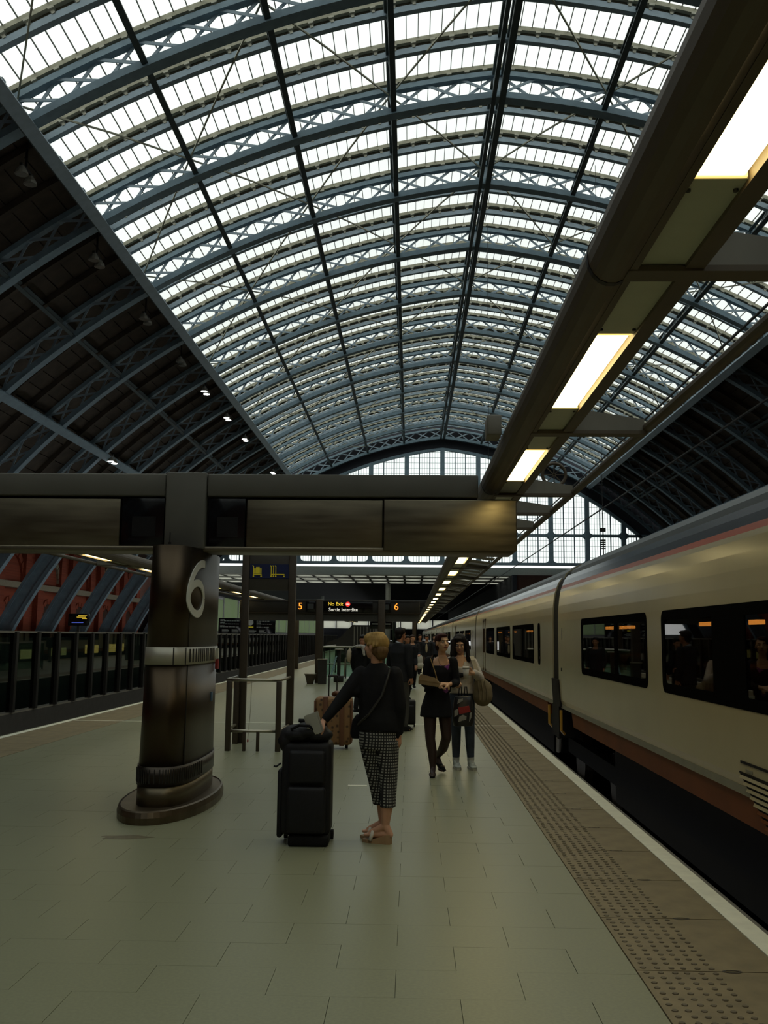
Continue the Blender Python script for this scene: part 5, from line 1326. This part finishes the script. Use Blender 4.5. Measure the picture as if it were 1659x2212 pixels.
limb(b, [shA, elA, wrA + V((-.05, .045, 0))], [.064, .054, .042]); limb(b, [shB, elB, wrB + V((.045, .05, 0))], [.064, .054, .042])
blob('jacket', b, BLK, p2_, .009, 4)
PURP = mat('top_purple', (0.22, 0.05, 0.25), 0.35, var=0.3, scale=40)
b = MB(); b.loft([[V((.405 + x, 11.375 + e + .6*abs(x)**1.5, z)) for x, z in ((-.040, 1.270), (.055, 1.245), (.080, 1.325), (.005, 1.285), (-.055, 1.31))] for e in (-.004, .03)]); blob('purple_top', b, PURP, p2_, .005, 1, label='shiny purple top at the neckline')
b = MB()
b.ell((.435, 11.345, 1.005), .030, .012, .03, Matrix.Rotation(.7, 3, 'Y')); blob('purple_sash', b, PURP, p2_, .006, 1, label='shiny purple sash at the waist')
b = MB(); b.loft([[V((.40 + x, 11.395 + e + .6*abs(x)**1.5 - .10*(1.40 - z), z)) for x, z in ((0, 1.285), (.045, 1.315), (.060, 1.38), (.045, 1.42), (-.045, 1.42), (-.060, 1.38), (-.045, 1.315))] for e in (-.002, .05)]); blob('neckline_skin', b, SKINA, p2_, .006, 3)
f, l, u = frame(D2); R2 = Matrix((l, f, u)).transposed(); H = lambda x, y, z: HC2 + l*x + f*y + u*z
b = MB(); b.ell(H(0, -.030, .034), .083, .090, .084, R2); b.ell(H(.012, .042, .082), .060, .045, .028, R2); b.ell(H(.056, .032, .050), .022, .040, .045, R2)
b.cap(H(-.070, -.02, .03), H(-.062, -.045, -.06), .020, .016)
b.ell(H(0, -.062, -.04), .068, .045, .075, R2); blob('hair', b, HRED, p2_, .007, 2)
face_parts(p2_, HC2, D2, 1.0, mat('lips', (0.30, 0.05, 0.05), 0.4), HBLK)
for (ank, toe) in ((l1[3], V((.267, 11.17, 0))), (l2[3] - V((0, 0, .03)), V((.43, 11.585, .012)))):
    d = (toe - ank); d.normalize(); b = MB(); a_ = d.cross(V((0, 0, 1))).normalized()
    st_ = V((ank.x, ank.y, ank.z - .075)) if ank.z < .12 else ank - V((0, 0, .045))
    e = toe; b.cap(st_ - (e - st_).normalized()*.03 + V((0, 0, .012)), st_.lerp(e, .55) + V((0, 0, .010)), .030, .036); b.cap(st_.lerp(e, .5) + V((0, 0, .012)), e - (e - st_).normalized()*.03 + V((0, 0, .014)), .037, .028)
    sh = blob('flat_shoe', b, BLK, p2_, .007, 2)
    b = MB(); c = e.lerp(st_, .28) + V((0, 0, .042)); b.cbox(c, .05, .025, .012); b.build('shoe_bow', mat('bow_bronze', (0.25, 0.19, 0.12), 0.4, 0.6), sh)
cl = thing('clutch_bag', 'tan leather bag with gold chain under the arm of the woman in black', 'bag', (.22, 11.3, 1.06))
TANL = mat('bag_tan', (0.33, 0.22, 0.11), 0.5, var=0.12, scale=20)
b = MB(); b.loft([[V((.10, y, 1.085)), V((.36, y, 1.045)), V((.375, y, 1.09)), V((.30, y, 1.155)), V((.13, y, 1.20)), V((.105, y, 1.16))] for y in (11.245, 11.33)]); blob('bag_body', b, TANL, cl, .008, 2)
b = MB(); b.loft([[V((.112, y, 1.13)), V((.345, y, 1.098)), V((.30, y, 1.158)), V((.13, y, 1.203))] for y in (11.236, 11.25)]); b.build('bag_flap', TANL, cl)
b = MB(); b.tube([(.245, 11.385, 1.39), (.27, 11.37, 1.32), (.305, 11.35, 1.22), (.33, 11.34, 1.12)], .006, 6); b.build('chain', mat('chain_gold', (0.5, 0.36, 0.16), 0.35, 0.8), cl)

# ---- 3. the woman with white cardigan, jeans and a canvas bag
p3 = thing('person', 'person with long black hair, white cardigan, jeans and pale trainers, holding a cup', 'person', (.66, 12.05, 0))
HC3 = V((.635, 12.02, 1.555)); D3 = V((-.05, -.93, -.30)); lat3 = V((1, .05, 0)).normalized(); fw3 = V((-.05, 1, 0)).normalized()
shA, elA, wrA = V((.515, 12.06, 1.335)), V((.480, 12.02, 1.10)), V((.575, 11.83, 1.115))
shB, elB, wrB = V((.800, 12.05, 1.325)), V((.885, 11.97, 1.13)), V((.800, 11.83, 1.195))
b = MB(); head_prims(b, HC3, D3, .97); limb(b, [(.655, 12.07, 1.33), (.645, 12.05, 1.47)], [.052, .044])
eloft(b, [((.665, 12.07, .80), .15, .10), ((.665, 12.07, .90), .155, .11), ((.66, 12.07, 1.05), .12, .09), ((.657, 12.065, 1.25), .14, .10), ((.657, 12.06, 1.35), .13, .075), ((.655, 12.06, 1.40), .06, .05)], lat3, fw3)
limb(b, [shA, elA, wrA], [.044, .036, .024]); limb(b, [shB, elB, wrB], [.044, .036, .024])
hand_prims(b, wrA, (.35, -.35, -.6), (-.2, -.9, 0), 1, .7); hand_prims(b, wrB, (-.9, -.1, .15), (0, -1, 0), 1, .7)
l1 = [V((.590, 12.06, .84)), V((.590, 12.02, .47)), V((.592, 12.06, .30)), V((.590, 12.07, .09))]
l2 = [V((.745, 12.06, .84)), V((.762, 12.02, .47)), V((.768, 12.05, .30)), V((.775, 12.05, .09))]
limb(b, l1, [.078, .054, .050, .030]); limb(b, l2, [.078, .054, .050, .030]); foot_prims(b, l1[3], V((.605, 11.90, .012)), .88); foot_prims(b, l2[3], V((.80, 11.89, .012)), .88)
blob('body', b, SKINA, p3, .006, 3)
b = MB(); limb(b, l1[:3] + [l1[3] + V((0, 0, .04))], [.088, .064, .058, .046]); limb(b, l2[:3] + [l2[3] + V((0, 0, .04))], [.088, .064, .058, .046])
eloft(b, [((.665, 12.07, .78), .160, .112), ((.665, 12.07, .90), .160, .115), ((.663, 12.07, .98), .14, .10)], lat3, fw3); blob('jeans', b, mat('denim', (0.038, 0.052, 0.078), 0.8, var=0.4, scale=9), p3, .008, 4)
b = MB(); eloft(b, [((.67, 12.06, .935), .160, .125), ((.665, 12.07, 1.05), .152, .115), ((.657, 12.07, 1.25), .168, .12), ((.657, 12.07, 1.335), .158, .088), ((.655, 12.08, 1.39), .08, .055)], lat3, fw3, 24)
limb(b, [shA, elA, wrA + V((-.03, .06, 0))], [.062, .056, .045]); limb(b, [shB, elB, wrB + V((.02, .035, 0))], [.066, .062, .048])
WHT = mat('knit_white', (0.50, 0.45, 0.38), 0.85, var=0.15, scale=25)
blob('cardigan', b, WHT, p3, .009, 3)
b = MB(); b.loft([[V((.645 + x, 11.97 + e + .6*abs(x)**1.5 - .10*(1.40 - z), z)) for x, z in ((0, 1.225), (.03, 1.28), (.058, 1.37), (.045, 1.41), (-.045, 1.41), (-.058, 1.37), (-.03, 1.28))] for e in (-.002, .06)]); blob('neckline_skin', b, SKINA, p3, .006, 3)
b = MB(); b.ell((.62, 11.945, 1.165), .085, .03, .035); blob('dark_top', b, BLK, p3, .009, 2, label='dark band of the top under the cardigan')
f, l, u = frame(D3); R3 = Matrix((l, f, u)).transposed(); H = lambda x, y, z: HC3 + l*x + f*y + u*z
b = MB(); b.ell(H(0, -.025, .04), .090, .098, .090, R3); b.ell(H(.022, .050, .086), .055, .038, .024, R3)
for s_ in (-1, 1): b.cap(HC3 + V((s_*.085, .0, .03)), HC3 + V((s_*.092 + (.0 if s_ < 0 else .02), -.02, -.20)), .034, .030)
b.cap(HC3 + V((-.075, -.055, .04)), HC3 + V((-.10, -.07, -.13)), .026, .03)
b.cap(HC3 + V((0, .08, 0)), HC3 + V((0, .10, -.22)), .085, .06); blob('hair', b, HBLK, p3, .008, 2)
face_parts(p3, HC3, D3, .97, mat('lips_pale', (0.30, 0.09, 0.07), 0.4), HBLK)
CANV = mat('trainer_canvas', (0.42, 0.45, 0.42), 0.8, var=0.15, scale=40); SOLE = mat('trainer_sole', (0.5, 0.48, 0.42), 0.7)
for lg, toe in ((l1, V((.612, 11.875, 0))), (l2, V((.808, 11.865, 0)))):
    b = MB(); foot_prims(b, lg[3] + V((0, 0, .005)), toe + V((0, 0, .018)), 1.08); b.cap(lg[3] + V((0, 0, .05)), lg[3], .047, .045); tr_ = blob('trainer', b, CANV, p3, .007, 3)
    d = (toe - lg[3]); d.z = 0; d.normalize(); a_ = d.cross(V((0, 0, 1))); h0_ = V((lg[3].x, lg[3].y, 0)) - d*.08
    b = MB(); L_ = (toe - h0_).length + .01
    poly = [h0_ + d*(L_*x) + a_*w for x, w in ((0, .025), (.15, .036), (.6, .042), (.85, .044), (1, .02), (1, -.02), (.85, -.044), (.6, -.042), (.15, -.036), (0, -.025))]
    b.loft([[p + V((0, 0, z)) for p in poly] for z in (0, .024)]); b.build('sole', SOLE, tr_)
    for k_ in range(4):
        b = MB(); c = lg[3].lerp(toe + V((0, 0, .05)), .25 + .13*k_) + V((0, 0, .040 - .004*k_)); b.beam(c - a_*.02, c + a_*.02, .006, .005); b.build('lace', SOLE, tr_)
cup = thing('paper_cup', 'tall white paper cup held by the woman with black hair', 'cup', (.70, 11.78, 1.13))
b = MB(); b.loft([[V((.70 + r_*math.cos(2*PI*i/20), 11.775 + r_*math.sin(2*PI*i/20), z)) for i in range(20)] for r_, z in ((.029, 1.125), (.040, 1.255))]); b.build('cup_body', mat('cup_white', (0.6, 0.57, 0.5), 0.5), cup, smooth=True)
b = MB(); b.loft([[V((.70 + r_*math.cos(2*PI*i/20), 11.775 + r_*math.sin(2*PI*i/20), z)) for i in range(20)] for r_, z in ((.043, 1.253), (.043, 1.266), (.037, 1.280), (.036, 1.274))]); b.build('cup_lid', mat('lid_white', (0.62, 0.6, 0.55), 0.35), cup, smooth=True)
cb = thing('canvas_bag', 'big slouchy brown canvas bag on the shoulder of the woman in jeans', 'bag', (.92, 12.0, .8))
CNV = mat('canvas_brown', (0.20, 0.155, 0.085), 0.85, var=0.2, scale=12)
b = MB(); b.ell((.925, 11.99, .92), .130, .10, .145); b.ell((.90, 11.98, 1.02), .095, .085, .13); b.ell((.965, 11.99, .98), .085, .08, .12); b.cap((.89, 11.98, 1.08), (.86, 11.97, 1.19), .055, .03); blob('bag_body', b, CNV, cb, .010, 3)
b = MB(); b.loft([[V((x - .028, y, z)), V((x + .028, y, z)), V((x + .028, y + .012, z)), V((x - .028, y + .012, z))] for x, y, z in ((.87, 11.90, 1.16), (.84, 11.905, 1.24), (.80, 11.93, 1.36), (.785, 11.98, 1.405), (.79, 12.06, 1.40))]); b.build('bag_strap', mat('strap_cream', (0.42, 0.36, 0.25), 0.7), cb)
for k_ in range(3):
    b = MB(); b.tube([(.86 + .04*k_, 11.905 - .005*k_, 1.10), (.87 + .05*k_, 11.885, .98), (.88 + .045*k_, 11.895, .86)], .010, 6); b.build('bag_fold', CNV, cb)
sb = thing('shopping_bag', 'glossy carrier bag in black, white and red held by the woman in jeans', 'bag', (.665, 11.8, .56))
b = MB(); b.loft([ering((.665, 11.80, z), V((1, 0, 0)), V((0, 1, 0)), rx, ry, 20, 3) for z, rx, ry in ((.545, .115, .05), (.60, .132, .07), (.74, .130, .065), (.87, .115, .04), (.915, .10, .02))]); blob('bag_body', b, mat('carrier_black', (0.018, 0.018, 0.020), 0.3), sb, .009, 2)
b = MB()
for x in (.63, .70): b.tube([(x - .02, 11.795, .90), (x - .01, 11.79, 1.03), (x + .01, 11.79, 1.03), (x + .02, 11.795, .90)], .006, 6)
b.build('bag_handle', BLK, sb, kind='stuff')
GRW = mat('print_white', (0.35, 0.34, 0.31), 0.4); GRR = mat('print_red', (0.36, 0.03, 0.03), 0.4)
def patch(name, pts, m, y=11.729):
    b = MB(); b.loft([[V((x, y + dy + .35*(abs(x - .665))**1.7, z)) for x, z in pts] for dy in (0, .012)]); b.build(name, m, sb)
patch('red_print', [(.60, .775), (.735, .80), (.755, .725), (.615, .695)], GRR)
patch('white_print', [(.555, .66), (.60, .69), (.60, .76), (.555, .74)], GRW); patch('white_print', [(.60, .60), (.70, .63), (.705, .67), (.66, .69), (.615, .665)], GRW)
patch('white_print', [(.735, .60), (.765, .66), (.77, .72), (.745, .71)], GRW); patch('white_print', [(.59, .82), (.66, .86), (.66, .89), (.60, .87)], GRW)

# ---- the others on the platform
def walker(label, x, y, h, yaw, skin, hair, top, legs, shirt=None, stride=.12, arms=((0, 0), (0, 0)), skirt=False, hairlong=False, vox=.012, lean=0.0, face=None):
    """generic standing or walking adult; yaw 0 faces the camera (-Y); arms: forward bend of each elbow"""
    k = h / 1.72; t = thing('person', label, 'person', (x, y, 0)); o = V((x, y, 0))
    f = V((math.sin(yaw), -math.cos(yaw), 0)); l = V((math.cos(yaw), math.sin(yaw), 0))
    P = lambda a, b_, z: o + l*a*k + f*(b_)*k + V((0, 0, z*k))
    hc = P(0, .03, 1.61); d = face or (f + V((0, 0, -.05)))
    b = MB(); head_prims(b, hc, d, k); limb(b, [P(0, 0, 1.40), P(0, .01, 1.53)], [.058*k, .052*k])
    eloft(b, [(P(0, 0, .84), .155*k, .10*k), (P(0, 0, .95), .155*k, .105*k), (P(0, 0, 1.10), .135*k, .09*k), (P(0, 0, 1.30), .165*k, .11*k), (P(0, 0, 1.40), .15*k, .08*k), (P(0, 0, 1.46), .06*k, .05*k)], l, f)
    A = []
    for s_, (bend, out) in zip((-1, 1), arms):
        sh = P(s_*.185, 0, 1.39); el = P(s_*(.225 + out*.05), -.02 + bend*.06, 1.12); wr = P(s_*(.23 - bend*.06), .02 + bend*.25, .88 + bend*.22); A.append((sh, el, wr))
        limb(b, [sh, el, wr], [.050*k, .040*k, .028*k])
        hd = (wr - el).normalized(); hand_prims(b, wr, hd, l*(-s_) if bend < .3 else V((0, 0, -1)), s_, .6, k)
    Ls = []
    for s_, st_ in ((-1, stride), (1, -stride)):
        hp = P(s_*.085, 0, .90); kn = P(s_*.09, st_*.7 + .03, .49); an = P(s_*.085, st_*1.2 - (.05 if st_ < 0 else 0), .09 + (.03 if st_ < 0 else 0)); Ls.append((hp, kn, an))
        limb(b, [hp, kn, an], [.083*k, .058*k, .036*k]); foot_prims(b, an, V((an.x, an.y, an.z - .075*k)) + f*.17*k, k)
    blob('body', b, skin, t, vox, 2)
    b = MB(); eloft(b, [(P(0, -.005, .82), .185*k, .125*k), (P(0, 0, 1.0), .17*k, .12*k), (P(0, 0, 1.12), .165*k, .115*k), (P(0, 0, 1.30), .19*k, .13*k), (P(0, -.01, 1.405), .175*k, .09*k), (P(0, -.03, 1.47), .085*k, .055*k)], l, f)
    for sh, el, wr in A: limb(b, [sh, el, wr.lerp(el, .10)], [.072*k, .060*k, .046*k])
    blob('jacket', b, top, t, vox, 2)
    b = MB()
    if skirt: eloft(b, [(P(0, 0, .48), .19*k, .15*k), (P(0, 0, .95), .16*k, .12*k)], l, f)
    for hp, kn, an in Ls: limb(b, [hp, kn, an + V((0, 0, .03*k))], [.095*k, .072*k, .058*k])
    eloft(b, [(P(0, 0, .80), .165*k, .115*k), (P(0, 0, .98), .155*k, .11*k)], l, f); blob('trousers', b, legs, t, vox, 2)
    if shirt is not None:
        b = MB(); b.ell(P(0, .115, 1.20), .05*k, .03*k, .19*k); b.ell(P(0, .06, 1.44), .055*k, .04*k, .03*k); b.ell(P(0, -.025, 1.475), .062*k, .05*k, .022*k); blob('shirt', b, shirt, t, vox*.8, 1)
    ff, ll, uu = frame(d); R = Matrix((ll, ff, uu)).transposed(); H = lambda a, b_, c: hc + (ll*a + ff*b_ + uu*c)*k
    b = MB(); b.ell(H(0, -.028, .04), .086*k, .098*k, .084*k, R); b.ell(H(0, .04, .085), .068*k, .05*k, .032*k, R); b.ell(H(0, -.06, -.03), .07*k, .05*k, .06*k, R)
    if hairlong: b.cap(H(0, -.06, 0), H(0, -.07, -.2), .08*k, .06*k)
    blob('hair', b, hair, t, vox*.8, 1)
    for an in (Ls[0][2], Ls[1][2]):
        b = MB(); foot_prims(b, an, V((an.x, an.y, an.z - .075*k)) + f*.19*k, 1.12*k); blob('shoe', b, BLK, t, vox*.8, 1)
    return t, A
CHAR = mat('suit_charcoal', (0.018, 0.019, 0.023), 0.8, spec=0.2); TRGR = mat('trousers_grey', (0.045, 0.043, 0.038), 0.8); SHIRT = mat('shirt_blue', (0.36, 0.40, 0.46), 0.7); CREAMC = mat('shirt_cream', (0.45, 0.38, 0.27), 0.7)
t5, A5 = walker('person in a dark suit with pale blue collar, back half turned, hand out', -.185, 16.5, 1.79, math.radians(140), SKIND, HBLK, CHAR, TRGR, None, .04, ((.1, 0), (.95, .6)), vox=.010, face=V((.62, .75, -.05)))
b = MB(); b.ell((-.19, 16.5, 1.525), .075, .075, .028, Matrix.Rotation(.35, 3, 'Y')); blob('shirt_collar', b, SHIRT, t5, .008, 1)
for sh, el, wr in A5[1:]:
    b = MB(); b.cap(wr.lerp(el, .10), wr.lerp(el, .02), .036, .035); blob('shirt_cuff', b, SHIRT, t5, .008, 1)
t4, A4 = walker('person in black with a patterned scarf and cream sleeve, half hidden behind the blonde woman', -1.03, 20.0, 1.66, math.radians(150), SKIND, HBLK, BLK, BLK, None, .03, ((.3, .6), (.1, 0)), vox=.012, face=V((-.2, -.9, -.2)))
b = MB(); b.ell((-1.06, 19.9, 1.42), .12, .09, .045); b.cap((-1.0, 19.85, 1.40), (-.97, 19.82, 1.24), .04, .025); blob('scarf', b, mat('scarf_print', (0.35, 0.33, 0.30), 0.7, var=0.6, scale=30), t4, .010, 1)
b = MB(); b.ell((-1.30, 19.95, 1.22), .055, .07, .14); b.cap((-1.29, 19.95, 1.38), (-1.27, 19.95, 1.30), .015, .03); o_ = blob('cream_bag', b, CREAMC, None, .012, 1); tag(o_, 'cream cloth bag on the shoulder of the person in black with scarf', 'bag')
walker('person in a dark jacket and dark hair just past the suited man', -.08, 24.0, 1.66, math.radians(20), SKIND, HBLK, CHAR, BLK, None, .08, ((.2, 0), (.3, 0)))
walker('person with a ruddy face in dark clothes, hand raised to the chin', .07, 29.5, 1.68, math.radians(10), SKIN, mat('hair_brown', (0.06, 0.03, 0.02), 0.5), CHAR, BLK, None, .10, ((.2, 0), (1.0, 0)))
walker('person in an open dark jacket and cream shirt walking towards the camera', .68, 38.0, 1.68, math.radians(-8), SKIND, mat('hair_grey_brown', (0.05, 0.035, 0.025), 0.5), CHAR, mat('trousers_brown', (0.045, 0.025, 0.016), 0.8), CREAMC, .14, ((.15, 0), (.1, 0)))
walker('person in black far down the platform, beside the cream shirted man', .42, 41.0, 1.72, math.radians(15), SKIND, HBLK, BLK, BLK, None, .1)
walker('person in navy far down the platform near the train', 1.15, 44.0, 1.70, math.radians(-10), SKIN, HBLK, mat('coat_navy', (0.012, 0.016, 0.03), 0.8), BLK, None, .1)
walker('person with long dark hair farthest down the platform', .2, 52.0, 1.66, math.radians(5), SKIN, HBLK, BLK, TRGR, None, .1, hairlong=True)
pb = MB(); pb.ell((.30, 31.0, .87), .13, .10, .20); pb.ell((.31, 31.0, .70), .15, .11, .12); pb.cap((.29, 31.0, 1.05), (.28, 31.0, 1.14), .03, .012)
pb = blob('plastic_bag', pb, mat('plastic_white', (0.55, 0.54, 0.49), 0.4), None, .014, 1); tag(pb, 'bulging white plastic carrier bag carried past the suited man', 'bag')
bake()
